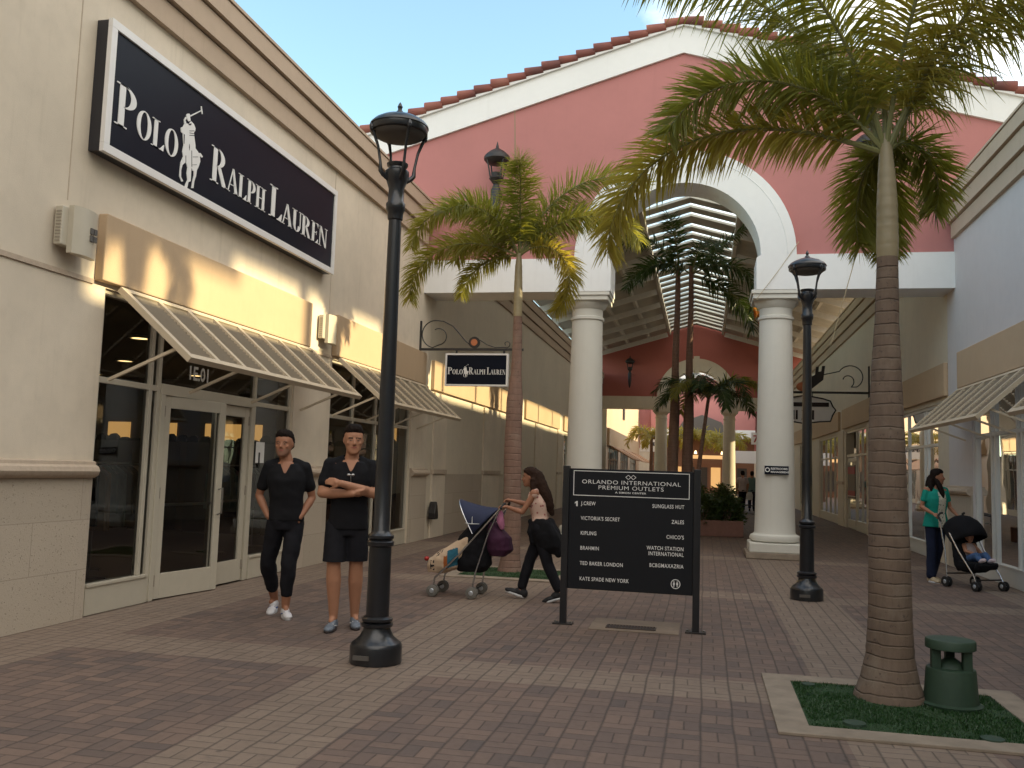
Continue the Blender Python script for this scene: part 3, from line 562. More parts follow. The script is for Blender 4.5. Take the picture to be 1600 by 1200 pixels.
# ---------------- gable (entrance) buildings ----------------
def gable(Y,label,pinkm,whitem,colm,th=.9,full=True):
    G=thing('gable_building',(-.6,Y,0),label,'building')
    cx=-.46; sp=5.85; ri,ro=1.5,2.17; SL=.297; apx=-.5; zp=10.08; zw=10.76
    rake=lambda xx,z0:z0-SL*abs(xx-apx)
    X0,X1=-7.4,6.1
    # pink wall, sampled in columns round the arch
    xs=sorted(set([X0,cx-ro,apx,cx+ro,X1]+[cx-ro*math.cos(PI*i/28) for i in range(29)]+[X0+(X1-X0)*i/10 for i in range(11)]))
    w=MB()
    for a,b in zip(xs,xs[1:]):
        if b-a<1e-5: continue
        lo=lambda q:(sp+math.sqrt(max(0,ro**2-(q-cx)**2)) if abs(q-cx)<=ro+1e-6 else 5.86)
        la,lb=lo(a),lo(b)
        if abs((a+b)/2-cx)>ro: la=lb=5.86
        ha,hb_=rake(a,zp),rake(b,zp)
        w.add([(a,Y+.06,la),(b,Y+.06,lb),(b,Y+.06,hb_),(a,Y+.06,ha),(a,Y+th,la),(b,Y+th,lb),(b,Y+th,hb_),(a,Y+th,ha)],[(0,1,2,3),(7,6,5,4),(0,4,5,1),(3,2,6,7)])
    w.build('wall',pinkm,G)
    # white raking band with lip
    for (zlo,zhi,pr,nm,mt) in ((zp,zw-.13,0,'raking_band',whitem),(zw-.128,zw,-.06,'raking_lip',whitem)):
        r=MB()
        for a,b in ((X0,apx),(apx,X1)):
            r.add([(a,Y+pr,rake(a,zlo)),(b,Y+pr,rake(b,zlo)),(b,Y+pr,rake(b,zhi)),(a,Y+pr,rake(a,zhi)),(a,Y+th+.02,rake(a,zlo)),(b,Y+th+.02,rake(b,zlo)),(b,Y+th+.02,rake(b,zhi)),(a,Y+th+.02,rake(a,zhi))],[(0,1,2,3),(7,6,5,4),(0,4,5,1),(3,2,6,7),(0,3,7,4),(1,5,6,2)])
        r.build(nm,mt,G)
    # beam
    bz0,bz1=5.17,5.86; li,lo_=1.42,2.17
    MB().box(X0,cx-lo_,Y,Y+th,bz0,bz1).build('beam',whitem,G); MB().box(cx+lo_,X1,Y,Y+th,bz0,bz1).build('beam',whitem,G)
    # arch surround + legs
    A=MB(); n=40; pts=[(cx-lo_,bz0),(cx-lo_,sp)]+[(cx-ro*math.cos(PI*i/n),sp+ro*math.sin(PI*i/n)) for i in range(n+1)]+[(cx+lo_,bz0)]
    inn=[(cx-li,bz0),(cx-li,sp-.12)]+[(cx-ri*math.cos(PI*i/n),sp+ri*math.sin(PI*i/n)) for i in range(n+1)]+[(cx+li,bz0)]
    inn[1]=(cx-li,sp-.05); k=len(pts)
    inn=inn[:-1]+[(cx+li,sp-.05),(cx+li,bz0)]; pts=pts[:-1]+[(cx+lo_,sp-.02),(cx+lo_,bz0)]; k=len(pts)
    for a in range(k-1):
        o_=len(A.v)
        for yy in (Y-.035,Y+th): 
            for (u,v) in (pts[a],pts[a+1],inn[a+1],inn[a]): A.v.append((u,yy,v))
        A.f+=[(o_,o_+1,o_+2,o_+3),(o_+7,o_+6,o_+5,o_+4),(o_,o_+4,o_+5,o_+1),(o_+3,o_+2,o_+6,o_+7)]
        if a in (0,k-2): A.f+=[(o_,o_+3,o_+7,o_+4),(o_+1,o_+5,o_+6,o_+2)]
    ao=A.build('arch_surround',whitem,G)
    # thin raised outer bead
    Bd=MB(); Bd.tube([(cx-2.0*math.cos(PI*i/n),Y-.036,sp+2.0*math.sin(PI*i/n)) for i in range(n+1)],.008,6); Bd.build('arch_bead',whitem,ao)
    # clay tiles on the rake
    T=MB(); random.seed(3)
    for sgn in (-1,1):
        L=(apx-X0)+.25 if sgn<0 else (X1-apx)+.25; st=.36; m_=int(L/st)+1
        for i in range(m_):
            a=i*st; xa=apx+sgn*a; xb=apx+sgn*(a+st+.03); r0=.105+random.uniform(-.008,.008)
            za=zw-SL*a-.01; zb=zw-SL*(a+st)+.055
            for (yo,rr) in ((Y-.02,r0),(Y+.42,r0)):
                T.tube([(xa,yo,za-.02),(xb,yo,zb-.02)],[rr*.86,rr*1.06],12)
    T.build('roof_tiles',M['tile'],G,smooth=True)
    # columns
    for c in (-2.39,1.36):
        cy=Y+.46; C_=MB()
        C_.lathe([(.42,.30),(.47,.33),(.48,.38),(.46,.43),(.40,.46),(.385,.50),(.375,.9),(.365,1.6),(.345,2.8),(.32,4.2),(.315,4.62),(.345,4.64),(.345,4.69),(.315,4.71),(.315,4.85),(.34,4.87),(.40,4.95),(.42,5.0)],(c,cy,0),40)
        co=C_.build('column',colm,G,smooth=True)
        MB().box(c-.5,c+.5,cy-.5,cy+.5,.12,.30).build('plinth',colm,co,bevel=.02)
        MB().box(c-.56,c+.56,cy-.55,cy+.55,.004,.12).build('footing',M['conc'],co,bevel=.015)
        MB().box(c-.46,c+.46,cy-.46,cy+.46,5.0,5.09).box(c-.49,c+.49,cy-.49,cy+.49,5.092,5.168).build('capital',colm,co,bevel=.01)
    return G
GB=gable(GY,'rose pink gable with a white arch and tiled rake on two white columns',M['pink'],M['white_st'],M['colcol'])
GF=gable(51.5,'distant terracotta gable with a cream arch at the far end of the arcade',M['pinkdark'],M['arcade'],M['arcade'])
MB().box(-.62,-.3,51.42,51.5,7.2,8.15).build('keystone',M['arcade'],GF)
# ---- canopy roof between the gables ----
CR=thing('canopy_roof',(-.5,35,8.1),'pitched arcade roof with purlins and a ridge skylight between the two gables','roof')
ca,cb=GY+.95,51.45; cz=lambda xx,o=0:9.98-.29*abs(xx+.5)+o
for sgn in (-1,1):
    xe=-6.6 if sgn<0 else 5.6; xi=-.5+sgn*1.45
    MB().add([(xi,ca,cz(xi)),(xe,ca,cz(xe)),(xe,cb,cz(xe)),(xi,cb,cz(xi)),(xi,ca,cz(xi,.12)),(xe,ca,cz(xe,.12)),(xe,cb,cz(xe,.12)),(xi,cb,cz(xi,.12))],[(0,1,2,3),(7,6,5,4),(0,4,5,1),(1,5,6,2),(2,6,7,3),(3,7,4,0)]).build('roof_deck',M['ceil'],CR)
    # skylight panels
    MB().add([(-.5,ca,cz(-.5,.1)),(xi,ca,cz(xi,.1)),(xi,cb,cz(xi,.1)),(-.5,cb,cz(-.5,.1))],[(0,1,2,3)]).build('skylight_panel',M['skyl'],CR)
    s=MB(); y=ca+.4; k=0
    while y<cb:
        w_=.58 if k%3 else .9
        s.add([(-.5,y,cz(-.5,.02)),(xi,y,cz(xi,.02)),(xi,y+w_,cz(xi,.02)),(-.5,y+w_,cz(-.5,.02)),(-.5,y,cz(-.5,-.05)),(xi,y,cz(xi,-.05)),(xi,y+w_,cz(xi,-.05)),(-.5,y+w_,cz(-.5,-.05))],[(0,1,2,3),(7,6,5,4),(0,4,5,1),(2,6,7,3)])
        y+=1.0 if k%3 else 1.35; k+=1
    s.build('skylight_slats',M['ceil'],CR)
    p=MB()
    for xx in (xi,xi+sgn*1.15,xi+sgn*2.3,xi+sgn*3.45): p.box(xx-.06,xx+.06,ca,cb,cz(xx)-.22,cz(xx)-.0)
    p.build('purlins',M['steelw'],CR)
    r=MB(); y=ca+1.2
    while y<cb-.5:
        r.beam((xi+sgn*.08,y,cz(xi+sgn*.08)-.36),(xe,y,cz(xe)-.36),.10,.24); y+=3.0
    r.build('rafters',M['steelw'],CR)
r=MB(); y=ca+1.2
while y<cb-.5: r.beam((-6.5,y,cz(-6.5)-.38),(-6.5,y+.001,6.7),.1,.1) if False else r.box(-6.3,-6.18,y-.06,y+.06,6.72,7.9).box(5.2,5.32,y-.06,y+.06,6.72,7.85); y+=3.0
r.build('posts',M['steelw'],CR)
MB().box(-6.62,-6.55,ca,cb,8.16,8.30).box(5.55,5.62,ca,cb,8.16,8.30).build('eave_fascia',M['steelw'],CR)

# unseen blocker boxes added out of frame, cut to shape the sunlit strip
o=MB().box(14,14.3,-20,11.6,11.45,15.5).box(14,14.3,11.6,20,11.78,15.5).box(14.3,14.6,-20,8.95,0,15.5).box(14.0,14.3,13.5,13.8,0,11.78).box(14.0,14.3,16.9,18.7,0,11.78).build('added_sun_blocker',M['cream']); tag(o,None,None,None,'structure')
# ---------------- far plaza ----------------
FP=thing('shop_building',(XL,66,0),'far sunlit white shop wall on the left beyond the terracotta gable','building')
mb=MB(); wall_with_openings(mb,XL+.25,1,52.6,80,0,7.4,[(54,60,0,3),(62,68,0,3),(70,76,0,3)],.3); mb.build('wall',M['cornice'],FP)
MB().box(XL+.25,XL+.4,53,78,3.1,4.1).build('trim_band',M['cream_dark'],FP); MB().box(-8,-7.8,52.6,80,0,3.2).build('interior_wall',M['dark'],FP)
for a in (54,62,70): glazing(FP,XL+.25,1,a,a+6,.004,3,[a+1.5,a+3,a+4.5],[2.3])
MB().box(XL+.25,XL+.32,63,64.2,5.2,6.0).build('wall_vent',M['iron'],FP)
for a in (54,62,70):
    aw=MB().prism([(0,3.1),(1.3,2.35),(1.3,2.28),(0,3.0)],lambda u,v,w,a=a:(XL+.42+u,a+w,v),6.4).build('canvas_awning',M['brown']); tag(aw,'brown sloping awning on the far left wall beyond the arcade','awning','brown awnings on the far left wall')
PB=thing('plaza_building',(0,80,0),'far rose pink building with a white gable closing the street','building')
for a,b in ((-14,-4.5),(4.2,18)): MB().box(a,b,80,84,3.7,9).build('wall',M['pink'],PB); MB().box(a,b,79.9,84,0,3.7).build('lower_wall',M['cream'],PB)
mb=MB(); mb.prism([(-4.5,5.4),(4.2,5.4),(4.2,8.2),(-.2,10.2),(-4.5,8.2)],lambda u,v,w:(u,79+w,v),2).build('gable_wall',M['pink'],PB)
mb=MB(); mb.prism([(-4.8,8.0),(-.2,10.1),(4.5,8.0),(4.5,8.7),(-.2,10.8),(-4.8,8.7)],lambda u,v,w:(u,78.8+w,v),2.2).build('raking_band',M['white_st'],PB)
MB().box(-4.5,4.2,78.95,81,4.7,5.4).build('beam',M['white_st'],PB)
MB().box(-4.5,4.2,80.6,80.8,0,4.7).build('shopfront_wall',M['shopwood'],PB)
for k in range(7): MB().box(-3.8+1.1*k,-3.0+1.1*k,80.5,80.58,.5,2.2).build('window',M['shelf'] if k%3==1 else M['dark'],PB)
for k in range(2): 
    o=MB().lathe([(.02,.28),(.06,.26),(.11,.1),(.12,.0)],(-.7+2.2*k,78.6,3.3),12).build('pendant_lamp',M['warm']); tag(o,'small glowing pendant lamp in front of the far shop','lamp','glowing lamps on the far shop')
MB().box(-1.6,3.0,78.7,78.9,2.9,3.2).build('shop_sign_board',M['shelf'],PB)
o=MB().prism([(-2.6,4.7),(2.2,4.7),(1.4,6.0),(-.2,6.6),(-1.8,6.0)],lambda u,v,w:(u,78.3+w,v),.25).build('round_shop_sign',M['greyp']); tag(o,'dark rounded sign over the far shop entrance between the columns','sign')
s=MB().box(-4.1,-2.55,60,60.15,2.95,3.75).build('hanging_sign',M['signwhite']); tag(s,'small white sign with dark lettering seen left of the far column','sign')
text_mesh('lettering','EXPRESS',.30,M['ink'],lambda u,v,w:(-3.98+u,59.99,3.35+v),s,bold=.01); 
s=MB().box(2.75,3.5,56,56.12,3.45,4.15).build('hanging_sign',M['signwhite']); tag(s,'small white sign with a red 7 left of the right column','sign')
text_mesh('lettering','7',.6,M['posterred'],lambda u,v,w:(2.85+u,55.99,3.58+v),s,bold=.01)
MB().box(1.2,6.4,62,62.2,2.4,3.2).build('storefront_sign_band',M['signwhite']); tag(bpy.data.objects['storefront_sign_band'],'plain white sign band on the far right behind the walking shoppers','sign')
RBf=MB().box(4.5,12,52.6,79.8,0,8).build('shop_building',M['arcade']); tag(RBf,'far shaded beige shop block on the right beyond the terracotta gable','building')

# unseen building added behind the camera to hold back sky light
BK=thing('shop_building',(0,-16,0),'unseen cream building added behind the camera to hold back sky light','building')
MB().box(-14,14,-22,-14.1,0,9.5).build('wall',M['cream'],BK); MB().box(-14.2,14.2,-22,-13.9,9.5,9.9).build('cornice',M['cornice'],BK)

MB().box(XL-.062,XL-.058,11.18,11.42,1.52,1.80).build('door_notice',M['letter'],LB)
MB().box(XL-.058,XL-.055,11.26,11.30,1.45,1.66).build('notice_clip',M['iron'],LB)
MB().box(XL-.062,XL-.058,14.7,15.15,1.0,1.22).build('window_sticker',M['letter'],LB); MB().box(XL-.062,XL-.058,14.7,15.15,.78,.98).build('window_sticker',M['posterred'],LB)
# ---------------- lettering with serifs ----------------
def glyph(ch):
    """list of convex quads in units of cap height, and advance width"""
    Q=[]; st=.145; hl=.032
    def rect(a,b,c,d): Q.append([(a,c),(b,c),(b,d),(a,d)])
    def serif(cx,z,w=.30):
        rect(cx-w/2,cx+w/2,(z if z<.5 else z-hl),(z+hl if z<.5 else z))
    def arc(cx,cz,rx,rz,ix,iz,a0,a1,dx=0,n=18):
        for i in range(n):
            t0=R(a0+(a1-a0)*i/n); t1=R(a0+(a1-a0)*(i+1)/n)
            Q.append([(cx+rx*math.cos(t0),cz+rz*math.sin(t0)),(cx+rx*math.cos(t1),cz+rz*math.sin(t1)),(cx+dx+ix*math.cos(t1),cz+iz*math.sin(t1)),(cx+dx+ix*math.cos(t0),cz+iz*math.sin(t0))])
    def stem(x,w=st,ser=True):
        rect(x,x+w,0,1)
        if ser: serif(x+w/2,0,w+.16); serif(x+w/2,1,w+.16)
    if ch=='O': arc(.29,.5,.28,.51,.145,.475,0,360,n=36); return Q,.60
    if ch in 'PR':
        stem(.08); arc(.225,.735,.29,.265,.15,.232,-90,90); rect(.2,.24,.968,1); rect(.2,.24,.47,.503)
        if ch=='R':
            Q.append([(.24,.49),(.38,.49),(.62,0),(.46,0)]); rect(.56,.68,0,hl); return Q,.66
        return Q,.55
    if ch=='L': stem(.08); rect(.22,.5,0,hl); Q.append([(.36,hl),(.5,hl),(.52,.24),(.505,.24)]); return Q,.53
    if ch=='A':
        Q.append([(.25,1),(.34,1),(.60,0),(.44,0)]); Q.append([(.27,1),(.30,.94),(.075,0),(.04,0)]); rect(.13,.46,.30,.33); serif(.06,0,.2); serif(.52,0,.26); return Q,.62
    if ch=='H': stem(.07); stem(.43); rect(.2,.44,.49,.522); return Q,.65
    if ch=='U':
        rect(.08,.08+st,.28,1); serif(.15,1,.3); rect(.50,.535,.28,1); serif(.515,1,.18); arc(.308,.29,.228,.30,.09,.262,180,360,-.0); return Q,.6
    if ch=='E':
        stem(.08); rect(.22,.48,0,hl); rect(.22,.47,1-hl,1); rect(.22,.38,.49,.522)
        Q.append([(.38,hl),(.48,hl),(.50,.22),(.485,.22)]); Q.append([(.37,1-hl),(.47,1-hl),(.48,.79),(.465,.79)]); rect(.365,.38,.41,.6); return Q,.52
    if ch=='N':
        rect(.09,.125,0,1); Q.append([(.05,1),(.20,1),(.57,0),(.48,0)]); rect(.535,.57,0,1); serif(.107,0,.2); serif(.552,1,.2); return Q,.64
    return Q,.3
def serif_word(mb,s,u0,u1,v0,cap,fn,small=.70,t=.008):
    tot=sum(glyph(c)[1]*(1 if i==0 else small) for i,c in enumerate(s)); k=(u1-u0)/(tot*cap); u=u0
    for i,c in enumerate(s):
        h=cap*(1 if i==0 else small); q,a=glyph(c)
        for p in q: mb.prism([(u+x*h*k,v0+z*h) for x,z in p],fn,t)
        u+=a*h*k
EMB={'b':[(8.692,5.205),(8.739,5.235),(8.78,5.244),(8.823,5.294),(8.879,5.282),(8.915,5.247),(8.913,5.216),(8.89,5.188),(8.904,5.144),(8.937,5.057),(8.941,5.024),(8.991,5.007),(9.039,4.974),(9.055,4.91),(9.028,4.841),(8.998,4.791),(8.989,4.719),(8.962,4.651),(8.954,4.57),(8.916,4.558),(8.928,4.65),(8.946,4.715),(8.94,4.762),(8.915,4.758),(8.888,4.793),(8.889,4.725),(8.89,4.628),(8.847,4.604),(8.833,4.536),(8.78,4.52),(8.8,4.569),(8.828,4.622),(8.803,4.687),(8.812,4.758),(8.772,4.807),(8.711,4.753),(8.694,4.689),(8.702,4.615),(8.748,4.582),(8.716,4.567),(8.669,4.614),(8.67,4.681),(8.676,4.769),(8.717,4.851),(8.694,4.901),(8.71,4.974),(8.679,5.098),(8.645,5.104),(8.637,5.145),(8.679,5.175)],
'o':[[(8.686,5.256),(8.714,5.301),(8.732,5.291),(8.711,5.26),(8.734,5.231),(8.696,5.211)],[(8.723,5.324),(8.743,5.348),(8.775,5.362),(8.798,5.354),(8.796,5.328),(8.812,5.295),(8.777,5.272),(8.75,5.281),(8.731,5.303)],[(8.805,5.354),(9.005,5.493),(9.008,5.484),(8.808,5.341)],[(8.994,5.535),(9.013,5.543),(9.042,5.464),(9.023,5.456)],[(9.005,4.994),(9.049,5.008),(9.101,4.984),(9.085,4.965),(9.036,4.973)]],
'd':[[(8.797,5.176),(8.893,5.212),(8.894,5.206),(8.798,5.169)],[(8.8,5.153),(8.892,5.178),(8.892,5.172),(8.8,5.147)],[(8.803,5.127),(8.897,5.159),(8.898,5.151),(8.803,5.12)],[(8.756,4.874),(8.765,4.88),(8.774,4.805),(8.766,4.805)],[(8.767,5.243),(8.829,5.27),(8.823,5.246),(8.782,5.23)],[(8.696,5.095),(8.713,5.099),(8.718,4.996),(8.71,4.993)],[(8.864,4.971),(8.872,4.974),(8.895,4.796),(8.885,4.792)],[(8.897,4.912),(8.998,4.948),(8.998,4.943),(8.897,4.907)],[(8.899,4.821),(8.982,4.852),(8.983,4.847),(8.899,4.817)],[(8.81,4.991),(8.815,5.032),(8.826,4.997),(8.821,4.956)]]}
# big wall sign
S1=thing('shop_sign',(XL,10.15,4.44),'big navy wall sign with white frame reading Polo Ralph Lauren above the glass doors','sign')
a,b,c,d=7.38,12.9,4.44,5.76; xf=XL+.15
MB().box(XL+.005,xf,a+.01,b-.01,c+.01,d-.01).build('sign_box',M['signside'],S1)
f=MB(); w=.085
f.box(xf-.02,xf+.03,a,b,c,c+w).box(xf-.02,xf+.03,a,b,d-w,d).box(xf-.02,xf+.03,a,a+w,c+w,d-w).box(xf-.02,xf+.03,b-w,b,c+w,d-w); f.build('sign_frame',M['signwhite'],S1,bevel=.004)
MB().box(xf-.01,xf+.006,a+w,b-w,c+w,d-w).build('sign_face',M['signdark'],S1)
fn=lambda u,v,w:(xf+.007+w,u,v)
lt=MB(); serif_word(lt,'POLO',7.53,8.62,4.775,.42,fn); serif_word(lt,'RALPH',9.28,10.63,4.775,.42,fn); serif_word(lt,'LAUREN',10.74,12.62,4.775,.42,fn); lt.build('lettering',M['letter'],S1)
e=MB(); e.prism(EMB['b'],fn,.008); [e.prism(p,fn,.008) for p in EMB['o']]; eo=e.build('rider_emblem',M['letter'],S1)
e=MB(); [e.prism(p,lambda u,v,w:(xf+.0155+w,u,v),.002) for p in EMB['d']]; e.build('engraved_lines',M['signside'],eo)
# hanging sign on scroll bracket
yb=17.86; B=thing('sign_bracket',(XL,yb,3.95),'black scrolled iron bracket holding the small hanging sign under the pink gable','bracket')
f=MB(); f.box(XL+.0,XL+.03,yb-.03,yb+.03,3.8,4.55); f.box(XL+.03,-3.6,yb-.018,yb+.018,3.93,3.98)
f.box(-5.02,-4.98,yb-.012,yb+.012,3.87,3.93); f.box(-4.02,-3.98,yb-.012,yb+.012,3.87,3.93)
def spiral(cx,cz,r0,r1,a0,a1,n=40): return [(cx+(r0+(r1-r0)*i/n)*math.cos(R(a0+(a1-a0)*i/n)),yb,cz+(r0+(r1-r0)*i/n)*math.sin(R(a0+(a1-a0)*i/n))) for i in range(n+1)]
sp1=spiral(-5.42,4.24,.13,.30,-250+360,-60+360+0,30)
big=[(-5.33,yb,4.33),(-5.43,yb,4.37),(-5.53,yb,4.30),(-5.5,yb,4.14)]
pts=spiral(-5.40,4.22,.17,.17,120,-80,24)+spiral(-5.47,4.27,.28,.29,-100,-270,24)+[(-5.3,yb,4.54),(-5.1,yb,4.44),(-4.95,yb,4.28),(-4.82,yb,4.13),(-4.72,yb,4.05)]
f.tube(pts,.012,6); f.tube([(-4.62,yb,4.16),(-4.5,yb,4.14),(-4.35,yb,4.05),(-4.2,yb,4.0),(-4.0,yb,4.0)]+spiral(-3.95,4.07,.075,.03,-80,230,20),.010,6)
f.build('scrollwork',M['iron'],B)
MB().lathe([(.001,-.02),(.12,-.02),(.12,.02),(.001,.02)],(0,0,0),20,False).build('medallion',M['iron'],None)
o=bpy.data.objects['medallion']; o.rotation_euler=(R(90),0,0); o.location=(-4.63,yb,4.10); attach(o,B)
md=MB().lathe([(.001,-.03),(.07,-.03),(.07,.03),(.001,.03)],(0,0,0),18,False).build('medallion_face',M['orangem'],None); md.rotation_euler=(R(90),0,0); md.location=(-4.63,yb,4.10); attach(md,B)
S2=thing('hanging_sign',(-4.5,yb,3.2),'small black hanging sign with white frame reading Polo Ralph Lauren on the scroll bracket','sign')
a,b,c,d=-5.22,-3.90,3.20,3.87
f=MB(); f.box(a,b,yb-.05,yb+.05,c,c+.035).box(a,b,yb-.05,yb+.05,d-.035,d).box(a,a+.035,yb-.05,yb+.05,c+.035,d-.035).box(b-.035,b,yb-.05,yb+.05,c+.035,d-.035); f.build('sign_frame',M['signwhite'],S2)
MB().box(a+.03,b-.03,yb-.035,yb+.035,c+.03,d-.03).build('sign_face',M['signdark'],S2)
fn=lambda u,v,w:(u,yb-.036-w,v); lt=MB(); z0=3.44
serif_word(lt,'POLO',a+.05,a+.38,z0,.145,fn,t=.004); serif_word(lt,'RALPH',a+.50,a+.85,z0,.145,fn,t=.004); serif_word(lt,'LAUREN',a+.88,b-.05,z0,.145,fn,t=.004); lt.build('lettering',M['letter'],S2)
e=MB(); ff=lambda u,v,w:(a+.44+(u-8.85)*.27,yb-.036-w,3.50+(v-4.98)*.27); e.prism(EMB['b'],ff,.004); [e.prism(p,ff,.004) for p in EMB['o']]; e.build('rider_emblem',M['letter'],S2)

# wall sconces on left building
def sconce(y,label,panel=True):
    y0=y
    t=thing('wall_sconce',(XL,y,3.35),label,'wall light','boxy cream wall lights on the left building')
    MB().box(XL+.02,XL+.10,y-.22,y+.10,3.44,3.80).build('back_box',M['frame'],t,bevel=.01)
    g=MB(); n=10; ps=[(-.14,.10)]+[(-.14+.34*i/n,.12+.075*math.sin(PI*(.15+.75*i/n))) for i in range(n+1)]+[(.20,.10)]
    g.prism(ps,lambda u,v,w:(XL+v,y+u,3.38+w),.44); g.build('lamp_housing',M['frame'],t,smooth=True)
    s=MB(); [s.box(XL+.04,XL+.09,y-.226,y-.22,3.47+.03*k,3.482+.03*k) for k in range(10)]; s.build('louvres',M['framedark'],t)
    if panel:
        s=MB(); [s.box(XL+.19,XL+.203,y+.045+.05*i,y+.085+.05*i,3.53+.07*j,3.585+.07*j) for i in range(2) for j in range(2)]; s.build('lamp_grille',M['greyp'],t)
sconce(7.22,'cream wall light with a four-square grille, just left of the doors'); sconce(13.0,'cream wall light with plain front between the two slatted awnings',False)

# lanterns on gable walls
def lantern(x,Y,z,label,s=1.0):
    t=thing('wall_lantern',(x,Y,z-.6*s),label,'lantern'); y=Y-.35*s
    MB().box(x-.05*s,x+.05*s,y-.0,Y-.0,z-.52*s,z-.44*s).build('bracket_arm',M['iron'],t)
    MB().lathe([(.02,-1.3),(.06,-1.2),(.09,-.9),(.11,-.5),(.08,-.42),(.06,-.36),(.12,-.28),(.15,-.24),(.11,-.18),(.12,-.12)],(x,y,z),16).build('lantern_stem',M['iron'],t,smooth=True) if s==1 else MB().lathe([(.02,-1.3),(.06,-1.2),(.09,-.9),(.11,-.5),(.08,-.42),(.06,-.36),(.12,-.28),(.15,-.24),(.11,-.18),(.12,-.12)],(x,y,z),12).build('lantern_stem',M['iron'],t)
    c=MB(); 
    for k in range(4):
        q=R(45+90*k); c.tube([(x+.14*math.cos(q),y+.14*math.sin(q),z-.26),(x+.19*math.cos(q),y+.19*math.sin(q),z-.05),(x+.24*math.cos(q),y+.24*math.sin(q),z+.16)],.016,6)
    c.build('lantern_cage',M['iron'],t)
    MB().lathe([(.12,.06),(.22,.10),(.27,.16),(.27,.22),(.24,.26),(.15,.34),(.06,.39),(.03,.42),(.03,.45),(.005,.55)],(x,y,z),20).build('lantern_cap',M['iron'],t,smooth=True)
lantern(-4.25,GY+.06,7.72,'black wall lantern high on the pink gable behind the left palm crown'); lantern(3.0,GY+.06,7.72,'black wall lantern on the pink gable hidden behind the near right palm')
lantern(-4.15,51.5,7.6,'tiny black wall lantern on the distant terracotta gable, left of its arch'); lantern(3.2,51.5,7.6,'tiny black wall lantern on the distant terracotta gable, right of its arch')
# column plaque
S=thing('column_plaque',(1.36,GY+.1,1.6),'small dark plaque fixed on the right white column','sign'); MB().box(1.14,1.58,GY+.05,GY+.085,1.60,1.76).build('plate',M['signdark'],S,bevel=.005); MB().box(1.135,1.585,GY+.08,GY+.12,1.595,1.765).build('plate_rim',M['steel'],S)
text_mesh('lettering','RESTROOMS',.055,M['letter'],lambda u,v,w:(1.25+u,GY+.046,1.69+v),S,bold=.001); text_mesh('lettering','MANAGEMENT',.05,M['letter'],lambda u,v,w:(1.25+u,GY+.046,1.63+v),S,bold=.001)
MB().lathe([(.03,0),(.045,0),(.045,.002),(.03,.002)],(0,0,0),16,False).build('round_mark',M['letter'],None); o=bpy.data.objects['round_mark']; o.rotation_euler=(R(90),0,0); o.location=(1.19,GY+.046,1.685); attach(o,S)

# right arcade hanging sign (white scroll shaped) + bracket
yr=27.0; B=thing('sign_bracket',(XR,yr,4.0),'black iron bracket with a chair figure and orange disc on the right arcade wall','bracket')
f=MB(); yb=yr; f.box(XR-.04,XR,yb-.03,yb+.03,3.85,4.75); f.box(1.95,XR-.04,yb-.025,yb+.025,3.96,4.02)
f.tube(spiral(3.95,4.33,.12,.2,160,-60,20)+spiral(4.05,4.42,.3,.36,-60,150,20)+[(3.3,yb,4.5),(3.0,yb,4.3),(2.8,yb,4.1)],.016,6)
f.build('scrollwork',M['iron'],B)
c=MB(); c.prism([(2.85,4.05),(3.0,4.1),(3.3,4.35),(3.35,4.75),(3.27,4.75),(3.25,4.6),(3.17,4.58),(3.18,4.72),(3.1,4.72),(3.08,4.5),(2.98,4.44),(2.97,4.62),(2.9,4.6),(2.88,4.3)],lambda u,v,w:(u,yb-.03+w,v),.06).build('chair_figure',M['iron'],B)
c=MB().ell((2.72,yb,4.15),(.16,.05,.13)).build('medallion',M['orangem'],B)
S3=thing('hanging_sign',(2.75,yr,3.0),'pale scalloped hanging sign with dark lettering on the right arcade bracket','sign')
SCL=lambda l:[(2.75+(u-2.75)*.86+.05,3.9+(v-3.9)*.86) for u,v in l]
po=SCL([(1.95,3.75),(2.2,3.80),(2.75,3.90),(3.3,3.80),(3.55,3.72),(3.62,3.55),(3.72,3.42),(3.62,3.25),(3.55,3.05),(3.2,3.03),(2.75,2.96),(2.3,3.03),(1.95,3.05),(1.85,3.3),(1.8,3.42),(1.85,3.55)])
MB().prism(po,lambda u,v,w:(u,yr-.03+w,v),.06).build('sign_face',M['signwhite'],S3); k=MB(); k.tube([(u,yr-.05,v) for u,v in po]+[(po[0][0],yr-.05,po[0][1])],.022,6); k.build('sign_rim',M['iron'],S3)
MB().box(2.05,3.45,yr-.045,yr-.032,3.58,3.70).build('dark_band',M['ink'],S3); text_mesh('lettering','MI XI',.36,M['ink'],lambda u,v,w:(2.25+u,yr-.036,3.22+v),S3,bold=.012)
MB().box(3.0,3.02,yr-.01,yr+.01,3.86,3.97).box(2.3,2.32,yr-.01,yr+.01,3.8,3.97).build('hanger',M['iron'],S3)

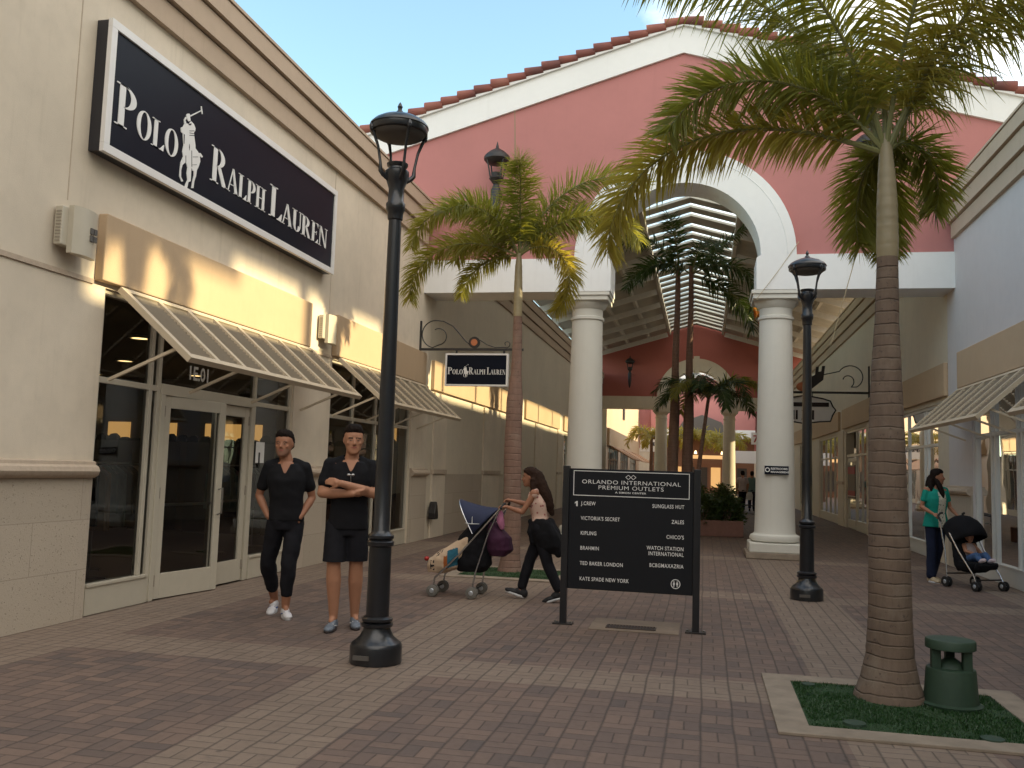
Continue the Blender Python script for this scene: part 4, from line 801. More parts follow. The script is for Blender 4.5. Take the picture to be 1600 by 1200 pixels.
# ---------------- lamp posts ----------------
def lamp_post(x,y,label,zr=0):
    t=thing('lamp_post',(x,y,0),label,'lamp post','black lamp posts in the walkway',zr); L=local(t)
    L(MB().lathe([(.205,.004),(.205,.13),(.195,.155),(.19,.16),(.17,.175),(.135,.205),(.112,.25),(.106,.275),(.125,.282),(.128,.305),(.105,.315),(.122,.325),(.124,.345),(.10,.36)],n=8 if False else 16),'base',M['black'],smooth=True)
    L(MB().lathe([(.092,.36),(.088,.9),(.105,.91),(.108,.94),(.09,.955),(.104,.97),(.104,.99),(.08,1.01),(.067,1.03),(.066,1.5),(.061,2.4),(.052,3.55),(.062,3.56),(.066,3.62),(.078,3.64),(.080,3.69),(.066,3.71),(.064,3.82),(.085,3.88),(.100,3.93),(.098,3.965),(.078,3.98),(.075,3.995),(.086,4.012),(.088,4.03),(.05,4.035)],n=28),'shaft',M['black'],smooth=True)
    for k in range(4):
        q=R(40+90*k); c,s=math.cos(q),math.sin(q)
        L(MB().tube([(.07*c,.07*s,3.88),(.125*c,.125*s,3.925),(.145*c,.145*s,3.95),(.150*c,.150*s,4.02),(.175*c,.175*s,4.15),(.222*c,.222*s,4.27)],[.014,.020,.020,.012,.012,.015],8),'arm',M['black'],smooth=True)
    h=L(MB().lathe([(.215,4.285),(.234,4.288),(.238,4.295),(.238,4.335),(.246,4.34),(.242,4.355),(.215,4.385),(.165,4.415),(.10,4.44),(.055,4.455),(.035,4.465),(.032,4.475),(.018,4.49),(.017,4.505),(.022,4.52),(.012,4.545),(.002,4.56)],n=32),'lamp_head',M['black'],smooth=True)
    L(MB().lathe([(.215,4.287),(.205,4.268),(.17,4.25),(.10,4.24),(.001,4.238)],n=28,close=False),'lens',M['greyp'],par=h,smooth=True)
    for k in range(4):
        q=R(40+90*k); L(MB().ell((.235*math.cos(q),.235*math.sin(q),4.30),(.022,.022,.04),None,8,6),'clasp',M['black'],par=h)
    L(MB().box(-.11,.02,-.213,-.204,.05,.085),'base_plate',M['greyp']); return t
lamp_post(-2.51,6.94,'tall black lamp post in the foreground beside the man with folded arms'); lamp_post(1.31,12.36,'black lamp post farther off, in front of the right white column')

# ---------------- directory sign ----------------
D=thing('directory_sign',(-.72,9.29,0),'black two-post directory board listing stores for Orlando International Premium Outlets','sign',None,R(-1.2)); L=local(D)
w=.625
for sx in (-1,1):
    L(MB().box(sx*(w+.035)-.034,sx*(w+.035)+.034,-.034,.034,.008,1.60),'post',M['black'],bevel=.004)
    fp=L(MB().box(sx*(w+.035)-.1,sx*(w+.035)+.1,-.06,.06,.0,.014),'foot_plate',M['iron']); q=MB(); [q.lathe([(.012,.014),(.012,.03)],(sx*(w+.035)+.08*a,.0,0),8) for a in (-1,1)]; L(q,'bolt',M['steel'],par=fp)
L(MB().box(-w,w,-.018,.018,.36,1.575),'panel',M['panel'],bevel=.003)
bf=MB(); z0,z1,u0,u1,tt=1.30,1.555,-.585,.585,.007
bf.box(u0,u1,-.021,-.0182,z0,z0+tt).box(u0,u1,-.021,-.0182,z1-tt,z1).box(u0,u0+tt,-.021,-.0182,z0+tt,z1-tt).box(u1-tt,u1,-.021,-.0182,z0+tt,z1-tt); L(bf,'heading_border',M['letter'])
def tx(s,size,u,v,bold=.0,sx=1,al='LEFT',name='lettering'):
    mb=text_mesh(name,s,size,None,lambda a,b,w_:(u+a,-.0205,v+b),None,bold,sx,al,spacing=1.10); L(mb,name,M['letter'])
tx('ORLANDO INTERNATIONAL',.057,0,1.425,.0,1.25,'CENTER','heading_lettering'); tx('PREMIUM OUTLETS',.057,0,1.370,.0,1.25,'CENTER','heading_lettering'); tx('A SIMON CENTER',.024,0,1.335,.0006,1.5,'CENTER','heading_lettering')
lg=MB()
for sg in (-1,1): [lg.beam((a_,-.021,b_),(c_,-.021,d_),.005,.008,V((0,1,0))) for (a_,b_),(c_,d_) in zip([(0,1.500),(sg*.025,1.522),(sg*.052,1.500),(sg*.025,1.478)],[(sg*.025,1.522),(sg*.052,1.500),(sg*.025,1.478),(0,1.500)])]
L(lg,'logo_mark',M['letter'])
L(MB().prism([(-.552,1.19),(-.552,1.225),(-.566,1.215),(-.566,1.228),(-.548,1.243),(-.536,1.243),(-.536,1.19)],lambda a,b,w_:(a,-.0215+w_,b),.002),'direction_number',M['letter'])
for s,z in (('J.CREW',1.205),("VICTORIA'S SECRET",1.055),('KIPLING',.905),('BRAHMIN',.755),('TED BAKER LONDON',.603),('KATE SPADE NEW YORK',.448)): tx(s,.053,-.50,z,.0006,.78)
for s,z in (('SUNGLASS HUT',1.205),('ZALES',1.055),("CHICO'S",.905),('WATCH STATION',.79),('INTERNATIONAL',.735),('BCBGMAXAZRIA',.62)): tx(s,.053,.535,z,.0006,.78,'RIGHT')
rr=MB(); rr.lathe([(.040,0),(.047,0),(.047,.002),(.040,.002)],(0,0,0),28,False); ro=rr.build('restroom_mark',M['letter'],None); ro.rotation_euler=(R(90),0,0); ro.location=(.46,-.019,.465); ro.parent=D
fg=MB()
for sg in (-1,1): fg.box(.46+sg*.016-.009,.46+sg*.016+.009,-.0215,-.019,.455,.478).box(.46+sg*.016-.004,.46+sg*.016+.004,-.0215,-.019,.437,.455).prism([(.46+sg*.016+.006*math.cos(R(45*i)),.486+.006*math.sin(R(45*i))) for i in range(8)],lambda u,v,w_:(u,-.0215+w_,v),.0025)
L(fg,'restroom_figures',M['letter'])
# drain grate
G=thing('drain_grate',(-.72,9.30,0),'rusty brown drain grate in a pale concrete patch below the directory board','drain grate')
MB().box(-1.10,-.22,9.08,9.80,.002,.006).build('concrete_surround',M['patch'],G)
q=MB(); q.box(-.94,-.46,9.2,9.215,.006,.014).box(-.94,-.46,9.385,9.4,.006,.014); [q.box(-.94+.03*i,-.925+.03*i,9.215,9.385,.006,.013) for i in range(17)]; q.box(-.94,-.46,9.29,9.305,.0135,.016); q.build('grate_bars',M['grate'],G)
MB().box(-.94,-.46,9.215,9.385,.0062,.007).build('grate_well',M['rubber'],G)

# ---------------- palms ----------------
def leaflet(mb,p,d,nrm,L,w,grav,rnd,seg=3):
    wd=d.cross(nrm).normalized(); cur=V(p); dd=V(d); o=len(mb.v)
    for i in range(seg+1):
        t=i/seg; ww=w*(.55 if i==0 else (1 if i==1 else (.72 if i<seg else .06)))
        mb.v.append(tuple(cur-wd*ww/2)); mb.v.append(tuple(cur+wd*ww/2))
        dd=(dd+V((0,0,-1))*grav*(.35+t)).normalized(); cur=cur+dd*L/seg
    for i in range(seg): mb.f.append((o+2*i,o+2*i+1,o+2*i+3,o+2*i+2))
def frond(P,base,az,el,L,droop,ll,mat,n=130,plume=.6,w=.030,grav=.28,stem=.018,seed=0,start=.12,curl=0,pw=1.25,label=None):
    random.seed(seed+int(az*10)); base=V(base); pts=[V(base)]; T=[]; N_=26
    for i in range(N_):
        s=i/N_; e=R(el-droop*s**pw); a=R(az+curl*s); d=V((math.cos(a)*math.cos(e),math.sin(a)*math.cos(e),math.sin(e))); T.append(d); pts.append(pts[-1]+d*L/N_)
    T.append(T[-1])
    r=MB(); r.tube(pts,[stem*(1-.85*i/N_) for i in range(N_+1)],6)
    r.v=[tuple(v) for v in r.v]; ro=r.build('frond',M['rachis'],P,smooth=True)
    lf=MB()
    for i in range(n):
        s=start+(1-start)*(i+random.random()*.5)/n; f=min(s*N_,N_-.001); k=int(f); p=pts[k].lerp(pts[k+1],f-k); t=T[k]
        sd_=t.cross(V((0,0,1)));
        if sd_.length<.15: sd_=V((-math.sin(R(az)),math.cos(R(az)),0))
        sd_.normalize(); up=sd_.cross(t).normalized()
        prof=(.42+.58*math.sin(PI*min(1,(s-start)/(1-start)*.78+.16)))
        for sg in (-1,1):
            ph=random.gauss(.15,plume); fw=.35+.5*s+random.uniform(-.12,.12)
            d=(sd_*sg*math.cos(ph)+up*math.sin(ph)+t*fw).normalized()
            nr=(up*math.cos(ph)-sd_*sg*math.sin(ph)+V([random.uniform(-.35,.35) for _ in range(3)])).normalized()
            leaflet(lf,p,d,nr,ll*prof*random.uniform(.82,1.1),w*random.uniform(.75,1.2),grav*random.uniform(.6,1.4),0)
    # tip leaflets
    lo=lf.build('leaflets',mat,ro); 
    if label: ro['label']=label
    return ro
def palm_trunk(P,x,y,prof,mat,lean=(0,0),name='trunk',n=20,seed=1):
    mb=MB(); pts=[];rs=[]; random.seed(seed)
    zs=[prof[0][0]+(prof[-1][0]-prof[0][0])*i/90 for i in range(91)]
    def rad(z):
        for (a,ra),(b,rb) in zip(prof,prof[1:]):
            if a<=z<=b: return ra+(rb-ra)*(z-a)/(b-a)
        return prof[-1][1]
    for z in zs: pts.append((x+lean[0]*z+.008*math.sin(z*2.3),y+lean[1]*z,z)); rs.append(rad(z)*(1+.010*math.sin(z*2*PI/.085)+.012*math.sin(z*7.1+seed)+random.uniform(-.008,.008)))
    return (mb.tube(pts,rs,n)).build(name,mat,P,smooth=True)
# near right palm
PR_=thing('palm_tree',(1.31,7.05,0),'large near palm with ringed brown trunk in the square turf bed at right','palm tree','palm trees')
palm_trunk(PR_,1.31,7.05,[(0,.245),(.06,.225),(.15,.195),(.3,.166),(.6,.150),(1.1,.140),(1.7,.127),(2.1,.117),(2.4,.103),(2.7,.085),(3.0,.079),(3.2,.076)],M['bark'],n=28)
palm_trunk(PR_,1.31,7.05,[(3.2,.077),(3.3,.080),(3.6,.074),(3.85,.062),(4.0,.05),(4.15,.03)],M['shaft'],name='crownshaft')
c=(1.31,7.05,4.0)
LY,LG=M['leaf_y'],M['leaf']
FR=[ # az, el, L, droop, ll, mat, n, plume, grav, pw
 (177,22,2.65,118,.42,LY,430,1.0,.30,1,1.7), (188,52,2.0,120,.40,LG,340,1.0,.2,2,1.4), (165,68,2.9,62,.60,LG,300,.5,.35,3,1.3), (208,72,2.8,80,.58,LG,280,.5,.4,4,1.4),
 (-22,66,2.9,62,.62,LY,340,.6,.65,5,1.3), (5,64,2.6,72,.58,LG,280,.6,.55,6,1.3), (78,34,1.35,165,.36,LG,280,1.0,.25,7,1.1), (100,26,1.15,160,.34,LG,240,1.0,.25,8,1.1),
 (110,66,2.3,60,.5,LG,240,.5,.25,9,1.2), (-70,76,2.6,60,.55,LY,260,.5,.4,11,1.2), (40,46,1.0,175,.32,LG,220,1.1,.25,12,1.1)]
for az,el,L_,dr,ll,mt,n,pl,gv,sd_,pw in FR: frond(PR_,c,az,el,L_,dr,ll,mt,n,pl,.017,gv,.022,sd_,pw=pw)
MB().tube([(1.31,7.05,4.0),(1.30,7.05,4.8),(1.27,7.06,5.9)],[.022,.017,.008],6).build('spear_leaf',M['rachis'],PR_)
# left palm
PL_=thing('palm_tree',(-2.85,13.6,0),'palm with slender grey trunk in front of the left white column','palm tree','palm trees')
palm_trunk(PL_,-2.85,13.6,[(0,.19),(.2,.15),(.6,.14),(1.6,.135),(2.6,.125),(3.0,.085),(3.4,.075),(3.9,.068)],M['bark2'],n=20,seed=2)
palm_trunk(PL_,-2.85,13.6,[(3.9,.07),(4.2,.07),(4.7,.055),(4.95,.03)],M['shaft'],name='crownshaft')
c=(-2.85,13.6,4.85)
for az,el,L_,dr,ll,mt,n,pl,gv,sd_,pw in [(174,62,2.55,150,.42,LG,260,.9,.3,21,1.5),(8,68,2.6,100,.40,LG,260,.9,.2,22,1.5),(-80,73,1.9,80,.46,LG,280,1.0,.25,23,1.2),(178,24,2.35,125,.42,LG,280,.9,.4,24,1.6),(2,48,2.2,110,.44,LG,270,.9,.5,25,1.5),(-15,40,1.75,185,.36,M['leaf_y'],280,1.1,.35,26,.9),(95,60,1.9,90,.42,LG,220,.8,.3,27,1.3),(150,50,1.7,110,.42,LG,220,.9,.3,28,1.3),(-130,58,1.7,100,.45,LG,220,.9,.3,29,1.3),(30,58,1.9,80,.42,LG,220,.9,.3,30,1.3),(165,10,1.3,90,.35,LG,160,.8,.4,31,1.2)]: frond(PL_,c,az,el,L_,dr,ll,mt,n,pl,.019,gv,.020,sd_,pw=pw)
MB().tube([(-2.85,13.6,4.85),(-2.95,13.6,5.9),(-3.0,13.6,7.2)],[.02,.012,.005],6).build('spear_leaf',M['rachis'],PL_)
# tall pair in the planter
PT=thing('palm_tree',(-.65,24.9,0),'tall twin-trunk palm rising from the planter inside the arch','palm tree','palm trees')
palm_trunk(PT,-.84,25,[(0,.17),(1,.15),(3,.135),(4.6,.095),(7.2,.065)],M['bark2'],(.012,0),n=16,seed=5)
palm_trunk(PT,-.44,25,[(0,.17),(1,.15),(3,.135),(4.6,.09),(7.3,.06)],M['bark2'],(.006,0),n=16,seed=6)
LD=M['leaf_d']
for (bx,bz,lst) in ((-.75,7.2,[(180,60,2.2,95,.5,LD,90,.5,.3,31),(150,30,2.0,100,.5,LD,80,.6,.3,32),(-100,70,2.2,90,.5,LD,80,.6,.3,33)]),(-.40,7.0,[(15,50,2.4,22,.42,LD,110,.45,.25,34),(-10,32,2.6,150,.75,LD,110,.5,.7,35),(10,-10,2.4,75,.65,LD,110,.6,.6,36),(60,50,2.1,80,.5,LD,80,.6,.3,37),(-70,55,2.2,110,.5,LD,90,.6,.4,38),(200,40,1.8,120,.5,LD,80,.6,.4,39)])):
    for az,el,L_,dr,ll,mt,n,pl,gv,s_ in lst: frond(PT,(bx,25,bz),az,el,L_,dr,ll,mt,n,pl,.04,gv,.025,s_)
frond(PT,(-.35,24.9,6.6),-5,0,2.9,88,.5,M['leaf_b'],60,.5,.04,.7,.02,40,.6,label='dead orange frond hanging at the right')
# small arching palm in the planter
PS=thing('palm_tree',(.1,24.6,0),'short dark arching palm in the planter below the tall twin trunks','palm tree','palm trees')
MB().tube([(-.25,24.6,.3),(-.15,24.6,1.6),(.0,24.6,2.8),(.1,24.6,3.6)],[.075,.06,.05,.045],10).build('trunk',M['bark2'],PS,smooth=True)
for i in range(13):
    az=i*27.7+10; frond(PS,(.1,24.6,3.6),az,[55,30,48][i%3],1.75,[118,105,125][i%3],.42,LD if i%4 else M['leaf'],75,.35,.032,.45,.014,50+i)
# yellowish palms beyond
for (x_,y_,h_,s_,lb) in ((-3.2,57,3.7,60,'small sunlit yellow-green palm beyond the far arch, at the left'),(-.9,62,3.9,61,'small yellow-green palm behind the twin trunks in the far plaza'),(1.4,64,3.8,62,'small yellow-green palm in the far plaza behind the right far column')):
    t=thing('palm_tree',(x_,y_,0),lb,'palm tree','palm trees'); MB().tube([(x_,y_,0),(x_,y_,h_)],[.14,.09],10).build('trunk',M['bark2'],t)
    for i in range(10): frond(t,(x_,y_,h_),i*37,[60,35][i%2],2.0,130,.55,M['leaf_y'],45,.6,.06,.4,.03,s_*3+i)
# palm outside the frame whose frond shadows fall on the left trim
t=thing('palm_tree',(4.15,8.7,0),'palm just outside the right edge of the frame','palm tree','palm trees')
palm_trunk(t,4.15,8.7,[(0,.2),(1,.15),(4.0,.1),(7.7,.08)],M['bark2'],n=12,seed=9)
for i in range(6): frond(t,(4.15,8.7,7.7),i*60+8,[50,28,12][i%3],1.7,135,.45,LG,110,.4,.035,.45,.02,70+i)
# ---------------- turf bed, planter, speaker ----------------
def bed(x0,x1,y0,y1,label,cw=.2,n=2600):
    t=thing('turf_bed',((x0+x1)/2,(y0+y1)/2,0),label,'planting bed')
    e=MB(); e.box(x0-cw,x1+cw,y0-cw,y0,.0,.02).box(x0-cw,x1+cw,y1,y1+cw,.0,.02).box(x0-cw,x0,y0,y1,.0,.02).box(x1,x1+cw,y0,y1,.0,.02); e.build('concrete_edging',M['conc'],t,bevel=.004)
    MB().box(x0,x1,y0,y1,.002,.012).build('turf',M['grass'],t)
    g=MB(); random.seed(int(x0*10))
    for i in range(n):
        x=random.uniform(x0+.01,x1-.01); y=random.uniform(y0+.01,y1-.01); a=random.uniform(0,PI); h=random.uniform(.010,.026)*(1 if noise.noise(V((x*3,y*3,0)))>-.25 else .45); w=.004; c,s=math.cos(a)*w,math.sin(a)*w; lx,ly=random.uniform(-.015,.015),random.uniform(-.015,.015)
        g.add([(x-c,y-s,.01),(x+c,y+s,.01),(x+lx,y+ly,.01+h)],[(0,1,2)])
    g=g.build('grass_blades',M['blade'],t); g['kind']='stuff'
    return t
b=bed(.66,2.05,6.08,7.36,'square bed of green turf with concrete edging around the near right palm',.20,16000)
for (x_,y_,s_) in ((.95,6.22,1),(1.72,6.12,1),(.78,7.25,.7)): MB().lathe([(.07*s_,.012),(.068*s_,.028),(.001,.03)],(x_,y_,0),20,False).build('uplight_disc',M['speaker'],b)
bed(-3.45,-2.05,12.75,13.95,'turf bed with concrete edging around the left palm behind the stroller',.2,5000)
SP=thing('garden_speaker',(1.72,6.98,0),'dark green plastic outdoor speaker with round cap standing on the turf','speaker'); L=local(SP)
L(MB().lathe([(.185,.012),(.19,.03),(.165,.04),(.162,.06),(.150,.25),(.146,.265),(.13,.27),(.001,.272)],n=40),'base_drum',M['speaker'],smooth=True)
L(MB().lathe([(.09,.268),(.075,.30),(.03,.335),(.001,.34)],n=24,close=False),'driver_cone',M['speaker'],smooth=True)
for k in range(3):
    q=R(200+120*k); cx_,cy_=.105*math.cos(q),.105*math.sin(q); L(MB().box(cx_-.028,cx_+.028,cy_-.028,cy_+.028,.265,.40),'support_post',M['speaker'],bevel=.006)
L(MB().lathe([(.145,.398),(.152,.402),(.152,.452),(.146,.462),(.10,.470),(.001,.474)],n=40),'cap',M['speaker'],smooth=True)
SP.location=(1.70,6.98,0); SP.scale=(1.08,1.08,1.0)
# planter
PLT=thing('planter',(.1,25.2,0),'low brick planter full of variegated shrubs under the tall palms','planter')
e=MB(); x0,x1,y0,y1=-1.9,1.0,23.9,27.5; e.box(x0,x1,y0,y0+.25,0,.4).box(x0,x1,y1-.25,y1,0,.4).box(x0,x0+.25,y0+.25,y1-.25,0,.4).box(x1-.25,x1,y0+.25,y1-.25,0,.4); e.build('planter_wall',M['brickcurb'],PLT,bevel=.02)
MB().box(x0+.25,x1-.25,y0+.25,y1-.25,0,.33).build('soil',M['soil'],PLT)
def shrub(x,y,z,r,h,label,seed,n=900):
    t=thing('shrub',(x,y,z),label,'shrub','shrubs filling the planter'); random.seed(seed); st=MB()
    for i in range(7):
        a=random.uniform(0,2*PI); st.tube([(x,y,z),(x+r*.3*math.cos(a),y+r*.3*math.sin(a),z+h*.5),(x+r*.6*math.cos(a),y+r*.6*math.sin(a),z+h*.85)],[.012,.008,.004],5)
    st.build('stems',M['bark2'],t); lf=MB()
    for i in range(n):
        a=random.uniform(0,2*PI); ph=random.uniform(0,PI*.62); rr=random.uniform(.55,1.05)*(1+.15*math.sin(a*5+seed))
        p=V((x+r*rr*math.sin(ph)*math.cos(a),y+r*rr*math.sin(ph)*math.sin(a),z+h*(.25+.75*math.cos(ph)*rr)))
        if p.z<z: continue
        d=V((math.cos(a)*math.sin(ph)+random.uniform(-.6,.6),math.sin(a)*math.sin(ph)+random.uniform(-.6,.6),random.uniform(-.2,.9))).normalized()
        leaflet(lf,p,d,V([random.uniform(-1,1) for _ in range(3)]).normalized(),random.uniform(.08,.15),.045,.3,0)
    lf.build('foliage',M['shrub'],t)
k=0
for (sx_,sy_,sr,sh,lb) in ((-1.4,24.4,.45,.8,'leafy shrub at the left end of the planter'),(-.7,24.4,.45,.85,'leafy shrub in the planter between the board and the twin trunks'),(.0,24.35,.45,.75,'leafy shrub at the foot of the short palm in the planter'),(.62,24.4,.42,.7,'leafy shrub at the right front corner of the planter'),(.55,25.2,.45,.9,'taller leafy shrub in the second row at the right of the planter'),(-.2,25.5,.5,.9,'taller leafy shrub behind the short palm in the planter'),(.5,26.4,.5,.9,'leafy shrub at the back right corner of the planter')):
    k+=1; shrub(sx_,sy_,.3,sr,sh,lb,k)
# bench behind planter
BN=thing('bench',(1.5,28,0),'dark iron bench with curved arms just behind the planter','bench',None,R(-75)); L=local(BN)
q=MB(); [q.box(-.7,.7,-.2+.09*i,-.14+.09*i,.44,.46) for i in range(5)]; L(q,'seat',M['iron']); q=MB(); [q.box(-.7,.7,.24,.26,.5+.1*i,.56+.1*i) for i in range(4)]; L(q,'backrest',M['iron'])
for sx in (-.7,.7): L(MB().tube([(sx,-.22,0),(sx,-.2,.44),(sx,-.22,.66),(sx,.0,.68),(sx,.26,.64)],.02),'arm_frame',M['iron']); L(MB().tube([(sx,.3,0),(sx,.22,.44),(sx,.27,.92)],.02),'rear_leg',M['iron'])
# guy cords
for p,q_,lb in (((1.75,GY-.05,6.1),(.95,GY-.1,4.95),'thin slack cord hanging in front of the right arch leg'),((2.35,12.6,6.2),(1.62,12.5,3.3),'thin pale cord slanting down beside the second lamp post')):
    o=MB().tube([p,[(a+b)/2+.04 for a,b in zip(p,q_)],q_],.006,5).build('guy_rope',M['cord']); tag(o,lb,'cord')
# ---------------- people ----------------
def remesh(mb,vox,name,smooth_it=6,factor=.5):
    me=mb.mesh(name+'_raw'); o=bpy.data.objects.new('tmp',me); col.objects.link(o)
    r=o.modifiers.new('r','REMESH'); r.mode='VOXEL'; r.voxel_size=vox; r.use_smooth_shade=True
    s=o.modifiers.new('s','SMOOTH'); s.factor=factor; s.iterations=smooth_it
    bpy.context.view_layer.update()
    out=bpy.data.meshes.new_from_object(o.evaluated_get(bpy.context.evaluated_depsgraph_get())); bpy.data.objects.remove(o); bpy.data.meshes.remove(me); out.name=name; return out
def finish(me,name,mats,parent,face_mat=None,kill=None,wr=0,wsc=9,seed=0):
    if wr:
        for v in me.vertices:
            n=noise.noise(v.co*wsc+V((seed,0,0)))+.5*noise.noise(v.co*wsc*2.3); v.co+=v.normal*n*wr
    if kill:
        import bmesh
        bm=bmesh.new(); bm.from_mesh(me); dl=[f for f in bm.faces if kill(f.calc_center_median())]
        bmesh.ops.delete(bm,geom=dl,context='FACES')
        for _ in range(6):
            new={}
            for v in bm.verts:
                nb_=[e.other_vert(v).co for e in v.link_edges if e.is_boundary]
                if len(nb_)==2: new[v]=v.co*.4+(nb_[0]+nb_[1])*.3
            for v,c in new.items(): v.co=c
        bm.to_mesh(me); bm.free()
    for m_ in mats: me.materials.append(m_)
    if face_mat:
        for p in me.polygons: p.material_index=face_mat(p.center,p.normal)
    me.polygons.foreach_set('use_smooth',[True]*len(me.polygons))
    o=bpy.data.objects.new(name,me); col.objects.link(o); o.parent=parent; return o
def hand(mb,w,d,nrm,side,curl=(15,25,20),s=1.0,spread=.08,thumb=25):
    Z=V(d).normalized(); N_=V(nrm); N_=(N_-Z*N_.dot(Z)).normalized(); X=Z.cross(N_)*side; w=V(w)
    offs=(.030,.010,-.010,-.029); base=(.088,.092,.088,.080); lens=((.042,.026,.020),(.047,.029,.022),(.043,.027,.021),(.033,.021,.018))
    for i,o in enumerate(offs):
        k=w+(Z*base[i]+X*o*1.05)*s; mb.caps(w+(Z*.012+X*o*.55)*s,k,.0135*s,.0115*s,8)
        a=0; p=k
        for j,L in enumerate(lens[i]):
            a+=R(curl[j]); dd=(Z*math.cos(a)+N_*math.sin(a)+X*o*spread*8*(1 if j==0 else .3)).normalized(); q=p+dd*L*s; mb.caps(p,q,(.0098-.001*j)*s,(.0090-.001*j)*s,8); p=q
    mb.ell(w+Z*.05*s+N_*.004*s,(.034*s,.030*s,.045*s) if False else (.03*s,.03*s,.03*s))
    t0=w+(Z*.022+X*.026)*s; a=R(38); t1=t0+(Z*math.cos(a)+X*math.sin(a)+N_*.25).normalized()*.042*s; t2=t1+(Z*math.cos(R(thumb))+X*math.sin(R(thumb))*.6+N_*.45).normalized()*.034*s; t3=t2+(Z+N_*.5).normalized()*.024*s
    mb.caps(t0,t1,.015*s,.012*s,8); mb.caps(t1,t2,.0115*s,.0105*s,8); mb.caps(t2,t3,.0102*s,.0085*s,8)
def head(mb,c,yaw=0,pitch=0,roll=0,s=1.0,fem=False):
    Mx=Matrix.Translation(V(c))@Matrix.Rotation(R(yaw),4,'Z')@Matrix.Rotation(R(pitch),4,'X')@Matrix.Rotation(R(roll),4,'Y')@Matrix.Scale(s,4)
    if not fem: Mx=Mx@Matrix.Diagonal(V((1.10,1.04,1,1)))
    rg=[(-.125,.020,-.086,-.045),(-.118,.036,-.096,-.02),(-.10,.050,-.100,.02),(-.075,.060,-.098,.045),(-.045,.067,-.096,.062),(-.01,.072,-.094,.078),(.02,.075,-.098,.088),(.05,.076,-.096,.094),(.08,.071,-.084,.088),(.105,.056,-.058,.066),(.12,.034,-.028,.036),(.126,.012,-.006,.012)]
    if fem: rg=[(z,w*.93,f*.95,b*.96) for z,w,f,b in rg]
    mb.rings([(0,(f+b)/2,z,w,(b-f)/2) for z,w,f,b in rg],24,Mx)
    T=lambda x,y,z:Mx@V((x,y,z)); M3=Mx.to_3x3()
    mb.caps(T(0,-.092,.012),T(0,-.118,-.028),.008*s,.0125*s,8); mb.ell(T(-.011,-.106,-.034),(.008*s,)*3); mb.ell(T(.011,-.106,-.034),(.008*s,)*3)
    for e in (-1,1):
        mb.ell(T(e*.034,-.084,.024),(.021,.012,.009),M3); mb.ell(T(e*.043,-.078,-.024),(.019,.014,.017),M3); mb.ell(T(e*.076,.006,-.004),(.009,.019,.031),M3); mb.ell(T(e*.031,-.083,.002),(.0135,.0125,.0105),M3)
    mb.ell(T(0,-.097,-.058),(.023,.009,.0055),M3); mb.ell(T(0,-.095,-.069),(.019,.009,.0065),M3); mb.ell(T(0,-.088,-.105),(.021,.014,.015),M3)
    return Mx
def facemap(Mx,stub=False):
    Mi=Mx.inverted()
    def f(c,n):
        q=Mi@c
        if q.z<-.14 or q.z>.14 or q.y>-.04 or abs(q.x)>.1: return 0
        ax=abs(q.x)
        if ((ax-.031)/.0130)**2+((q.z-.000)/.0045)**2<1: return 3 if ((ax-.031)/.006)**2<1 else 2
        if .012<ax<.050 and abs(q.z-(.022-.12*abs(ax-.028)))<.0045: return 4
        if ((q.x)/.024)**2+((q.z+.063)/.009)**2<1: return 1
        if stub and q.z<-.045 and not (ax<.03 and q.z>-.05): return 5
        return 0
    return f
def short_hair(P,Mx,mat,name='hair'):
    mb=MB(); rg=[(-.06,.050,.055,.068),(-.03,.074,.035,.083),(-.012,.0785,.000,.092),(.01,.0805,-.018,.098),(.035,.0825,-.035,.102),(.052,.082,-.050,.104),(.066,.080,-.084,.104),(.084,.077,-.094,.101),(.108,.070,-.094,.092),(.130,.058,-.080,.073),(.145,.036,-.050,.042)]
    mb.rings([(0,(f+b)/2,z,w,(b-f)/2) for z,w,f,b in rg],24,Mx); me=remesh(mb,.008,name,3)
    return finish(me,name,[mat],P,wr=.006,wsc=70)
def limbr(mb,J,a,b,c,r):  # r=(r0,r1,r2)
    A,B_,C_=V(J[a]),V(J[b]),V(J[c]); mid=A.lerp(B_,.45); m2=B_.lerp(C_,.3)
    mb.chain([A,mid,B_,m2,C_],[r[0],r[0]*.95,r[1],(r[1]*1.08),r[2]],14)
